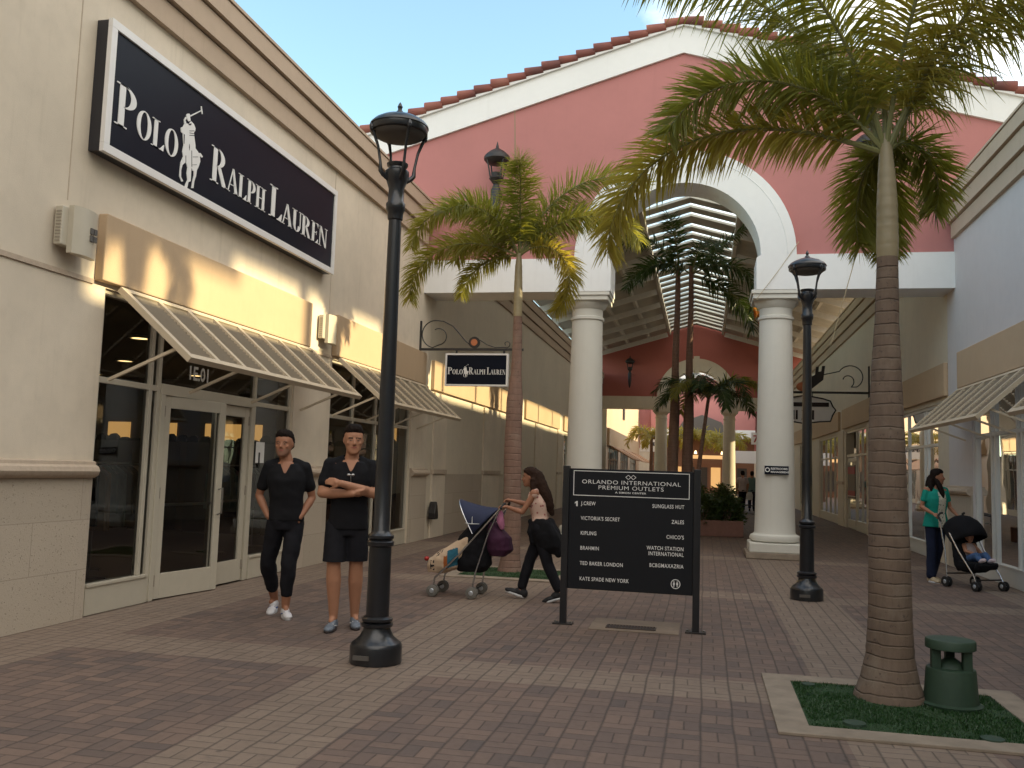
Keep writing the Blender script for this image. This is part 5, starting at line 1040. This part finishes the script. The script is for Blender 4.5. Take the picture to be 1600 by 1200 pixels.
def figure(P,J,s=1.0,fem=False,skin='skin',hy=(0,0,0),hs=1.0,hands=None,stub=False,vox=.0085,armk=1.0):
    mb=MB(); pc,cc=V(J['pelvis']),V(J['chest']); nb=V(J['neck'])
    W=(.155,.150,.130,.150,.170,.160,.085) if not fem else (.160,.145,.112,.130,.145,.135,.070)
    D=(.110,.108,.095,.110,.120,.100,.070) if not fem else (.115,.105,.088,.105,.112,.092,.06)
    hs_=[-.10,.02,.40,.70,.95,1.12,1.26]; rg=[]
    for w,d,t in zip(W,D,hs_):
        p=pc.lerp(cc,t) if t<=1 else cc.lerp(nb,(t-1)/.26*.9); rg.append((p.x,p.y,p.z,w*s,d*s,J.get('twist',0)*min(1,max(0,t))))
    mb.rings(rg,22)
    for e in 'lr': mb.caps(cc.lerp(nb,.35),J['sh'+e],.06*s,.052*s)
    hc=V(J['head']); mb.caps(nb,hc+V((0,.015,-.06)),(.052 if fem else .066)*s,(.046 if fem else .060)*s,14)
    for e in 'lr': mb.caps(nb+V((0,.015,.0)),V(J['sh'+e]).lerp(nb,.3)+V((0,.01,.0)),.034*s,.030*s)
    Mx=head(mb,hc,*hy,s=hs,fem=fem)
    for e in 'lr':
        limbr(mb,J,'sh'+e,'el'+e,'wr'+e,tuple(q*armk for q in ((.050,.039,.027) if not fem else (.040,.031,.021))))
        limbr(mb,J,'hip'+e,'kn'+e,'an'+e,((.082,.060*armk**.5,.040) if not fem else (.082,.052,.032)))
    if hands:
        for e,(d,n,side,cu) in hands.items(): hand(mb,J['wr'+e],d,n,side,cu,s=.97 if not fem else .88)
    for e in 'lr': mb.caps(J['an'+e],V(J['an'+e])+V(J['toe'+e])*.6,.036,.026)
    me=remesh(mb,vox,'body',4,.5)
    o=finish(me,'body',[M[skin],M['lip'],M['eyew'],M['eyed'],M['brow'],M['stub']],P,facemap(Mx,stub))
    return o,Mx
def shirt(P,J,mat,sleeve=.62,hem=None,vneck=.12,fem=False,name='shirt',infl=.014,wr=.006,slr=.062,boxy=.0,face=None,extra=None):
    mb=MB(); pc,cc,nb=V(J['pelvis']),V(J['chest']),V(J['neck'])
    W=(.165,.160,.148,.160,.175,.165,.10) if not fem else (.165,.152,.120,.135,.148,.138,.078)
    D=(.120,.118,.108,.116,.124,.104,.085) if not fem else (.122,.110,.094,.110,.118,.096,.07)
    rg=[]
    for w,d,t in zip(W,D,[hem if hem is not None else -.05,.1,.42,.70,.95,1.12,1.24]):
        p=pc.lerp(cc,t) if t<=1 else cc.lerp(nb,(t-1)/.26*.9); rg.append((p.x,p.y,p.z,w+infl+boxy,d+infl,J.get('twist',0)*min(1,max(0,t))))
    mb.rings(rg,26)
    for e in 'lr':
        mb.caps(cc.lerp(nb,.22),V(J['sh'+e])-V((0,0,.012)),.062,.056 if not fem else .05); mb.caps(nb+V((0,.015,.006)),V(J['sh'+e])+V((0,.005,.008)),.048,.050 if not fem else .042)
        if sleeve:
            a=V(J['sh'+e]); b=V(J['el'+e]); mb.caps(a,a.lerp(b,sleeve),slr,slr*.97)
    if extra: extra(mb)
    me=remesh(mb,.011,name,5)
    nz_,nx,ny=nb.z,nb.x,nb.y; v0=nz_-vneck
    def kill(c):
        dx=abs(c.x-nx); k=vneck/.066
        if c.y<ny+.01: th=v0+dx*k
        else: th=nz_+.02+max(0,dx-.06)*k
        return c.z>th and dx<.16
    return finish(me,name,mat if isinstance(mat,list) else [mat],P,face,kill,wr=wr,wsc=7,seed=J['pelvis'][2]*9)
def trousers(P,J,mat,legr=(.098,.078,.060),end=.86,name='trousers',wr=.005,sh=False,waist=.16):
    mb=MB(); pc,cc=V(J['pelvis']),V(J['chest']); rg=[]
    for w,d,t in ((.150,.115,-.28),(.180,.132,-.06),(.172,.126,.08),(waist,.112,.24)): p=pc.lerp(cc,t); rg.append((p.x,p.y,p.z,w,d))
    mb.rings(rg,24)
    for e in 'lr':
        h,k,a=V(J['hip'+e]),V(J['kn'+e]),V(J['an'+e])
        if sh: q=h.lerp(k,end+.22); mb.chain([h,h.lerp(q,.5),q],[legr[0],legr[1],legr[2]],16)
        else: q=k.lerp(a,end); mb.chain([h,h.lerp(k,.5),k,k.lerp(q,.4),q],[legr[0],legr[0]*.93,legr[1],legr[1]*.98,legr[2]],16)
    me=remesh(mb,.011,name,4); hz=V(J['hipl']).lerp(V(J['knl']),end).z
    return finish(me,name,[mat],P,None,(lambda c:c.z<hz) if sh else None,wr=wr,wsc=8,seed=3)
def shoe(P,an,dirn,L,mat,solem,accent=None,lift=0,name='shoe',h=.0):
    L*=1.05
    d=V((dirn[0],dirn[1],0)).normalized(); s=V((-d.y,d.x,0)); a=V((an[0],an[1],0)); z0=h; pt=R(lift)
    Mx=Matrix(((s.x,d.x,0,0),(s.y,d.y,0,0),(0,0,1,0),(0,0,0,1)))
    Mx=Matrix.Translation(a+V((0,0,z0)))@Mx@Matrix.Rotation(pt,4,'X')
    T=lambda x,y,z:Mx@V((x,y,z)); M3=Mx.to_3x3(); mb=MB()
    mb.ell(T(0,-.03,.05),(0.041,0.050,0.055),M3); mb.ell(T(0,.03,.052),(0.041,0.066,0.052),M3); mb.ell(T(0,L*.42,.036),(0.048,0.077,0.035),M3); mb.ell(T(0,L*.58,.030),(0.046,0.061,0.027),M3); mb.caps(T(0,.0,.06),T(0,-.008,.105),.038,.036)
    sh_=finish(remesh(mb,.008,name,3),name,[mat],P)
    out=[]; n=20
    for i in range(n):
        t=2*PI*i/n; y=math.sin(t); x=math.cos(t); out.append((x*(.040+.006*(y>0)*math.sin(abs(t)))*1.12,L*.26+y*(L*.5)))
    sm=MB(); sm.prism(out,lambda u,v,w:T(u,v,w),.026); so_=finish(sm.mesh('sole'),'sole',[solem],sh_)
    if accent:
        q=MB(); 
        for k in range(5): q.caps(T(-.022,.045+.022*k,.078-.008*k),T(.022,.05+.022*k,.078-.008*k),.005,.005,6)
        for e in (-1,1): q.caps(T(e*.036,.01,.035),T(e*.038,.09,.05),.008,.006,6)
        finish(q.mesh('laces'),'laces',[accent],sh_)
    return sh_
# ---- man 1 : hands in pockets ----
m1=thing('person',(-4.13,8.6,0),'man in black v-neck T-shirt and rolled black trousers walking with both hands in pockets','person',None,R(22))
J=dict(pelvis=(0,.0,.98),chest=(-.012,-.01,1.38),neck=(-.028,.0,1.56),head=(-.055,-.02,1.725),
 shl=(-.195,.0,1.50),shr=(.165,.0,1.495),ell=(-.285,.07,1.20),elr=(.245,.07,1.19),wrl=(-.178,-.035,1.0),wrr=(.142,-.075,.995),
 hipl=(-.095,0,.94),hipr=(.09,0,.93),knl=(-.165,.10,.52),knr=(.055,-.07,.53),anl=(-.095,.36,.12),anr=(.04,-.01,.10),toel=(-.05,-.1,-.03),toer=(.02,-.1,-.04))
bo,hm=figure(m1,J,hy=(-14,0,0),hs=1.02,stub=True,hands={'l':((.42,.10,-.9),(.6,.3,0),1,(10,12,10)),'r':((-.40,.12,-.9),(-.5,.4,0),-1,(10,14,10))})
short_hair(m1,hm,M['hair']); shirt(m1,J,M['cloth_b'],.66,-.06,.145,boxy=.004,slr=.062,wr=.009)
trousers(m1,J,M['cloth_b2'],(.098,.080,.062),.66,wr=.010)
shoe(m1,J['anl'],(-.12,-1),.29,M['shoe_w'],M['sole'],M['shoe_a'],-9,h=.012); shoe(m1,J['anr'],(.22,-1),.29,M['shoe_w'],M['sole'],M['shoe_a'])
# ---- man 2 : arms folded ----
m2=thing('person',(-3.31,8.2,0),'man in black T-shirt and black shorts standing with folded arms beside the lamp post','person',None,R(20))
J=dict(pelvis=(.01,.0,.99),chest=(.012,-.01,1.42),neck=(.015,.0,1.60),head=(.022,-.02,1.775),
 shl=(-.185,.0,1.53),shr=(.205,.0,1.53),ell=(-.245,-.06,1.265),elr=(.262,-.06,1.265),wrl=(.045,-.20,1.27),wrr=(-.065,-.245,1.365),
 hipl=(-.095,0,.95),hipr=(.095,0,.95),knl=(-.105,-.06,.60),knr=(.10,.03,.585),anl=(-.085,-.02,.11),anr=(.105,.14,.105),toel=(-.03,-.1,-.04),toer=(.03,-.1,-.04))
bo,hm=figure(m2,J,hy=(8,4,0),hs=1.06,armk=1.2,skin='skin2',hands={'l':((1,.10,.12),(0,.6,.6),-1,(20,25,15)),'r':((-1,.28,.18),(.2,1,-.2),1,(14,22,18))})
short_hair(m2,hm,M['hair']); shirt(m2,J,M['cloth_b'],.62,-.15,.14,boxy=.012,slr=.072,wr=.009)
trousers(m2,J,M['cloth_b2'],(.108,.110,.106),.90,'shorts',sh=True,waist=.165)
shoe(m2,J['anl'],(-.18,-1),.30,M['shoe_g'],M['sole_d'],M['sole']); shoe(m2,J['anr'],(.12,-1),.30,M['shoe_g'],M['sole_d'],M['sole'])
q=MB(); 
for e in (-1,1): q.ell((.018+e*.02,-.162,1.445),(.017,.005,.011),None,12,8)
q.caps((.0,-.165,1.445),(.035,-.165,1.445),.004,.004,6); q.caps((.018,-.160,1.43),(.022,-.155,1.36),.004,.003,6)
o=finish(q.mesh('sunglasses'),'sunglasses',[M['steel']],None); o.location=m2.location; o.rotation_euler=m2.rotation_euler; tag(o,'folded sunglasses hooked on the V-neck of the arms-folded man','sunglasses')
# ---- long hair ----
def long_hair(P,hm,mat,tail,name='hair'):
    mb=MB(); rg=[(-.10,.050,.02,.075),(-.06,.070,.01,.09),(-.01,.082,-.008,.102),(.03,.086,-.05,.108),(.07,.086,-.092,.108),(.098,.076,-.092,.098),(.122,.058,-.070,.078),(.137,.036,-.04,.045),(.142,.014,-.012,.012)]
    mb.rings([(0,(f+b)/2,z,w,(b-f)/2) for z,w,f,b in rg],24,hm)
    for ch in tail: mb.chain([V(p) for p,r in ch],[r for p,r in ch],12)
    return finish(remesh(mb,.010,name,3),name,[mat],P,wr=.006,wsc=26)
# ---- woman 1 pushing covered stroller (faces camera left) ----
w1=thing('person',(-1.97,10.82,0),'long-haired woman in sleeveless rose-print top striding behind the navy stroller','person',None,R(-90))
J=dict(pelvis=(0,.085,.86),chest=(0,.02,1.17),neck=(0,-.015,1.31),head=(0,-.075,1.455),
 shl=(-.14,.0,1.265),shr=(.14,.0,1.265),ell=(-.17,-.13,1.12),elr=(.17,-.13,1.04),wrl=(-.13,-.325,1.165),wrr=(.14,-.325,1.095),
 hipl=(-.08,.085,.82),hipr=(.08,.085,.82),knl=(-.08,-.06,.49),knr=(.08,.17,.45),anl=(-.07,-.17,.10),anr=(.08,.33,.115),toel=(0,-.1,-.03),toer=(0,-.08,-.06))
bo,hm=figure(w1,J,fem=True,skin='skin',hy=(0,4,0),hs=.90,hands={'l':((.15,-1,.05),(.1,0,-1),-1,(55,60,40)),'r':((-.15,-1,.1),(-.1,0,-1),1,(55,60,40))})
long_hair(w1,hm,M['hairb'],[[((.0,.01,1.47),.075),((.02,.06,1.36),.08),((.03,.12,1.24),.078),((.03,.17,1.12),.06),((.03,.20,1.03),.03)],[((.08,-.03,1.42),.035),((.10,-.02,1.30),.04),((.11,-.03,1.2),.03),((.11,-.05,1.11),.014)]])
shirt(w1,J,M['print'],0,.12,.06,True,'top',.006,.004)
trousers(w1,J,M['cloth_b2'],(.092,.070,.056),.86)
def jk(mb):
    pass
mb=MB(); mb.rings([(0,.10,.97,.15,.115),(0,.10,.92,.175,.14),(0,.125,.84,.185,.165),(.01,.155,.74,.18,.175),(.02,.18,.64,.16,.16),(.03,.20,.56,.11,.12)],22)
mb.chain([V((.12,.20,.85)),V((.13,.27,.70)),V((.12,.31,.56))],[.06,.065,.04]); mb.chain([V((.05,-.03,.93)),V((.08,-.05,.80)),V((.07,-.02,.68))],[.035,.035,.025]); mb.caps((.06,-.05,.93),(-.03,-.05,.93),.03,.03)
finish(remesh(mb,.012,'tied_jacket',4),'tied_jacket',[M['blackfab']],w1,wr=.014,wsc=9)
shoe(w1,J['anl'],(0,-1),.25,M['shoe_b'],M['sole'],None,16,h=.02); shoe(w1,J['anr'],(0,-1),.25,M['shoe_b'],M['sole'],None,-18,h=.035)
# ---- stroller 1 ----
s1=thing('stroller',(-2.86,10.84,0),'navy-hooded stroller draped with a cream beach towel, pushed by the striding woman','stroller',None,R(-90)); L=local(s1)
def wheel(L,x,y,r=.068,w=.03,n='wheel'):
    q=MB(); q.tube([(x-w/2,y,r+.004),(x-w*.35,y,r+.004),(x+w*.35,y,r+.004),(x+w/2,y,r+.004)],[r*.86,r,r,r*.86],22); o=L(q,n,M['tyre'] if n=='wheel' else M['rubber'],smooth=True)
    for e in (-1,1): L(MB().tube([(x+e*w*.5,y,r+.004),(x+e*(w*.5+.006),y,r+.004)],[r*.42,r*.3],16),'hub_cap',M['hub'],par=o)
for x in (-.25,-.19,.19,.25): wheel(L,x,-.30); 
for x in (-.28,-.22,.22,.28): wheel(L,x,.19)
for e in (-1,1):
    L(MB().tube([(e*.22,-.30,.09),(e*.22,-.28,.22),(e*.21,.0,.5),(e*.20,.50,1.08)],.012),'frame_tube',M['chrome'],smooth=True)
    L(MB().tube([(e*.25,.19,.09),(e*.24,.22,.30),(e*.21,.36,.78),(e*.20,.47,1.03)],.011),'frame_tube',M['chrome'],smooth=True)
    L(MB().caps((e*.20,.50,1.08),(e*.14 if e<0 else .14,.53,1.13),.017,.017,10),'handle_grip',M['rubber'],smooth=True)
L(MB().tube([(-.22,-.30,.10),(.22,-.30,.10)],.01),'axle',M['rubber']); L(MB().tube([(-.25,.19,.10),(.25,.19,.10)],.01),'axle',M['rubber'])
mb=MB(); mb.rings([(0,.12,.30,.17,.17),(0,.14,.38,.20,.22),(0,.13,.55,.21,.22),(0,.15,.72,.21,.19),(0,.22,.86,.20,.14),(0,.28,.98,.19,.09)],20)
finish(remesh(mb,.014,'seat_fabric',3),'seat_fabric',[M['blackfab']],s1,wr=.012,wsc=9)
mb=MB()  # hood: ribs fanned from the pivot
ribs=[]
for k in range(9):
    a=k/8; ty=-.05+.50*a; tz=1.16-.02*math.sin(PI*a)-.09*a
    rib=[]
    for i in range(13):
        t=PI*i/12; x=-.225*math.cos(t); f=math.sin(t)**.6; rib.append((x,.17+(ty-.17)*f,.76+(tz-.76)*f+(.02*math.sin(k*PI)*f)))
    ribs.append(rib)
o_=0
for rib in ribs: mb.v+=rib
for k in range(8):
    for i in range(12): a=k*13+i; mb.f.append((a,a+1,a+14,a+13))
hd_=mb.build('hood',M['navy'],None,smooth=True); hd_.parent=s1; sm=hd_.modifiers.new('thick','SOLIDIFY'); sm.thickness=.008
L(MB().tube([(x,y-.004,z) for x,y,z in ribs[0]],.007,6),'hood_piping',M['chrome'],par=hd_,smooth=True)
q=MB(); 
for a_ in (90,210,330): q.caps((.232,.16,.88),(.232,.16+.10*math.cos(R(a_)),.88+.055*math.sin(R(a_))+.03),.006,.003,6)
L(q,'hood_emblem',M['sole'],par=hd_)
mb=MB(); mb.rings([(0,-.30,.27,.16,.12),(0,-.22,.34,.20,.22),(0,-.19,.42,.215,.235),(0,-.08,.52,.22,.22),(0,.02,.60,.22,.17),(0,.09,.70,.215,.085),(0,.13,.75,.20,.04)],22)
mb.v=[(x,y,z) for x,y,z in mb.v]
tw=finish(remesh(mb,.011,'beach_towel',3),'beach_towel',[M['towel'],M['bluepic'],M['orangepic'],M['ink']],None,
 lambda c,n:(1 if (-.14<c.y<.0 and .35<c.z-.35*(c.y+.1)<.56) else 2 if (-.185<c.y<-.14 and .34<c.z-.3*(c.y+.1)<.50) else 3 if (-.36<c.y<-.30 and .30<c.z<.42 and noise.noise(c*38)>.02) or (-.30<c.y<-.2 and c.z>.475 and noise.noise(c*34)>.1) else 0) if abs(c.x)>.08 else 0,wr=.013,wsc=8)
tw.location=s1.location; tw.rotation_euler=s1.rotation_euler; tag(tw,'cream towel with a blue beach picture draped over the front of the navy stroller','towel')
o=finish(remesh(MB().rings([(0,.44,.50,.12,.10),(0,.46,.58,.17,.16),(0,.44,.72,.18,.15),(0,.38,.84,.14,.09),(0,.36,.9,.1,.05)],18),.012,'bag',3),'shoulder_bag',[M['purple']],None,wr=.012); o.location=s1.location; o.rotation_euler=s1.rotation_euler; tag(o,'plum dark bag hanging behind the navy stroller seat','bag')
o=finish(remesh(MB().chain([V((.1,.47,1.02)),V((.11,.48,.92)),V((.1,.5,.84))],[.03,.05,.03]),.009,'cloth',2),'pink_cloth',[M['pinkcloth']],None,wr=.01,wsc=14); o.location=s1.location; o.rotation_euler=s1.rotation_euler; tag(o,'pink cloth hanging under the navy stroller handle','cloth')
L(MB().ell((0,-.455,.42),(.05,.03,.03)),'bumper_end',M['red'],smooth=True)
# ---- woman 2 in teal ----
w2=thing('person',(3.56,15.40,0),'dark-haired woman in teal T-shirt and navy jeans looking aside while pushing the black buggy','person',None,R(24))
J=dict(pelvis=(0,0,.93),chest=(0,-.02,1.31),neck=(0,-.01,1.47),head=(.01,-.03,1.635),
 shl=(-.165,-.01,1.425),shr=(.165,-.01,1.425),ell=(-.235,.02,1.16),elr=(.225,-.04,1.16),wrl=(-.19,-.21,1.06),wrr=(.20,-.25,1.04),
 hipl=(-.085,0,.88),hipr=(.085,0,.88),knl=(-.09,-.02,.49),knr=(.08,.06,.49),anl=(-.09,.0,.085),anr=(.08,.22,.1),toel=(0,-.1,-.04),toer=(0,-.1,-.04))
bo,hm=figure(w2,J,fem=True,skin='skin',hy=(52,2,0),hs=.95,hands={'l':((.1,-1,-.05),(0,0,-1),-1,(55,60,40)),'r':((0,-1,-.05),(0,0,-1),1,(55,60,40))})
long_hair(w2,hm,M['hair'],[[((-.03,.03,1.60),.080),((-.05,.04,1.50),.085),((-.06,.05,1.42),.06)],[((-.03,-.07,1.58),.035),((.00,-.11,1.48),.045),((.02,-.135,1.38),.040),((.03,-.135,1.30),.02)],[((-.09,-.0,1.56),.04),((-.11,-.03,1.47),.04),((-.11,-.06,1.40),.025)]])
shirt(w2,J,[M['teal'],M['lace']],.55,-.20,.10,True,'shirt',.020,.004,.052,.014,lambda c,n:1 if (abs(c.x-.02)<.065 and c.y<-.05 and c.z<1.40) else 0)
trousers(w2,J,M['jean'],(.090,.076,.074),.92,waist=.13)
shoe(w2,J['anl'],(.0,-1),.24,M['tan_shoe'],M['sole']); shoe(w2,J['anr'],(0,-1),.24,M['tan_shoe'],M['sole'])
# ---- buggy ----
s2=thing('stroller',(3.93,14.74,0),'black umbrella buggy with silver tubes and a round hood, in front of the teal-shirted woman','stroller',None,R(28)); L=local(s2)
for e in (-1,1):
    for dx in (-.03,.03): wheel(L,e*.26+dx,.26,.075,.022,'back_wheel'); wheel(L,e*.24+dx,-.30,.07,.022,'front_wheel')
    L(MB().tube([(e*.26,.26,.12),(e*.25,.30,.5),(e*.235,.42,.98)],.012),'frame_tube',M['chrome'],smooth=True)
    L(MB().tube([(e*.24,-.30,.10),(e*.235,-.24,.22),(e*.235,.05,.55),(e*.24,.22,.80)],.011),'frame_tube',M['chrome'],smooth=True)
    L(MB().tube([(e*.235,.40,.96),(e*.23,.46,1.04),(e*.21,.44,1.08),(e*.20,.40,1.09)],.017,8),'handle_grip',M['rubber'],smooth=True)
L(MB().tube([(-.24,-.27,.16),(.24,-.27,.16)],.011),'crossbar',M['rubber']); L(MB().tube([(-.26,.26,.2),(.26,.26,.2)],.011),'crossbar',M['rubber'])
mb=MB(); mb.rings([(0,.05,.25,.17,.20),(0,.03,.32,.21,.27),(0,.02,.40,.215,.29)],20); mb.rings([(0,.12,.36,.21,.14),(0,.17,.55,.215,.09),(0,.23,.80,.215,.07)],20); mb.rings([(0,-.22,.30,.19,.06),(0,-.24,.36,.20,.07),(0,-.25,.40,.19,.05)],18)
finish(remesh(mb,.014,'seat_fabric',3),'seat_fabric',[M['blackfab']],s2,wr=.010,wsc=9)
mb=MB(); ribs=[]
for k in range(9):
    a=R(20+118*k/8); rib=[]
    for i in range(13):
        t=PI*i/12; x=-.235*math.cos(t); f=math.sin(t)**.55; rib.append((x,.20-.40*math.cos(a)*f*.95,.66+.42*math.sin(a)*f*.98))
    ribs.append(rib)
for rib in ribs: mb.v+=rib
for k in range(8):
    for i in range(12): a=k*13+i; mb.f.append((a,a+1,a+14,a+13))
hd_=mb.build('hood',M['blackfab'],None,smooth=True); hd_.parent=s2; sm=hd_.modifiers.new('thick','SOLIDIFY'); sm.thickness=.01
# baby
bb=thing('person',(3.93,14.74,0),'small child in blue trousers and white socks sitting in the black buggy','person',None,R(28))
J=dict(pelvis=(0,.06,.47),chest=(0,.10,.62),neck=(0,.12,.69),head=(0,.10,.79))
mb=MB(); mb.rings([(0,.05,.42,.085,.085),(0,.07,.50,.085,.08),(0,.10,.60,.085,.07),(0,.12,.67,.05,.045)],16)
hmb=head(mb,(0,.10,.775),0,10,0,.72)
for e in (-1,1):
    mb.chain([V((e*.05,.04,.44)),V((e*.085,-.13,.50)),V((e*.08,-.22,.42))],[.048,.038,.03]); mb.caps((e*.08,-.22,.42),(e*.08,-.27,.44),.028,.024)
    mb.chain([V((e*.085,.1,.63)),V((e*.12,.03,.55)),V((e*.08,-.05,.53))],[.032,.026,.02]); hand(mb,(e*.08,-.05,.53),(-e*.4,-1,0),(0,0,-1),e,(20,20,15),.5)
finish(remesh(mb,.008,'body',3),'body',[M['skin2'],M['lip'],M['eyew'],M['eyed'],M['hair'],M['stub']],bb,facemap(hmb))
short_hair(bb,hmb,M['hairb'])
mb=MB(); mb.rings([(0,.05,.40,.095,.095),(0,.06,.49,.095,.09)],16)
for e in (-1,1): mb.chain([V((e*.05,.04,.44)),V((e*.085,-.13,.50)),V((e*.08,-.20,.44))],[.058,.05,.042])
finish(remesh(mb,.009,'trousers',3),'trousers',[M['bluecloth']],bb,wr=.006)
mb=MB(); mb.rings([(0,.06,.47,.093,.09),(0,.10,.60,.095,.08),(0,.12,.665,.06,.055)],16); finish(remesh(mb,.009,'shirt',3),'shirt',[M['shirtw']],bb,wr=.005)
for e in (-1,1): mb=MB(); mb.caps((e*.08,-.215,.425),(e*.085,-.285,.445),.036,.030); finish(remesh(mb,.007,'sock',3),'sock',[M['baby']],bb)
# ---- distant shoppers ----
def walker(x,y,label,top,legs,rz,s=1.0,bag=False):
    t=thing('person',(x,y,0),label,'person','shoppers far down the arcade',R(rz)); t.scale=(s,s,s)
    J=dict(pelvis=(0,0,.93),chest=(0,-.01,1.32),neck=(0,0,1.48),head=(0,-.02,1.64),shl=(-.18,0,1.43),shr=(.18,0,1.43),ell=(-.24,.04,1.15),elr=(.24,-.02,1.15),wrl=(-.23,-.08,.92),wrr=(.25,-.08,.93),
     hipl=(-.09,0,.89),hipr=(.09,0,.89),knl=(-.09,-.12,.5),knr=(.09,.06,.5),anl=(-.08,-.18,.09),anr=(.09,.30,.14),toel=(0,-.1,-.04),toer=(0,-.1,-.06))
    bo,hm=figure(t,J,vox=.014,hands={'l':((0,-.2,-1),(1,0,0),1,(20,25,20)),'r':((0,-.2,-1),(-1,0,0),-1,(20,25,20))}); short_hair(t,hm,M['hair'])
    shirt(t,J,M[top],.6,-.15,.05); trousers(t,J,M[legs],(.095,.078,.066),.9); shoe(t,J['anl'],(0,-1),.27,M['shoe_b'],M['sole_d']); shoe(t,J['anr'],(0,-1),.27,M['shoe_b'],M['sole_d'],lift=-15,h=.03)
    return t
walker(1.68,41.5,'distant shopper in a pale pinkish shirt walking beside the planter','shirtw','cloth_b2',190)
walker(2.12,42.2,'distant shopper in a grey-green shirt carrying a white bag','shirtg','jean',175)
q=MB(); q.rings([(2.0,42.1,.50,.14,.07),(2.0,42.1,.7,.16,.08),(2.0,42.1,.86,.10,.04)],14); q.tube([(1.92,42.1,.85),(1.95,42.1,.98),(2.02,42.1,.98),(2.05,42.1,.85)],.01)
o=q.build('shopping_bag',M['bag']); tag(o,'white shopping bag carried by the distant grey-green shopper','bag')
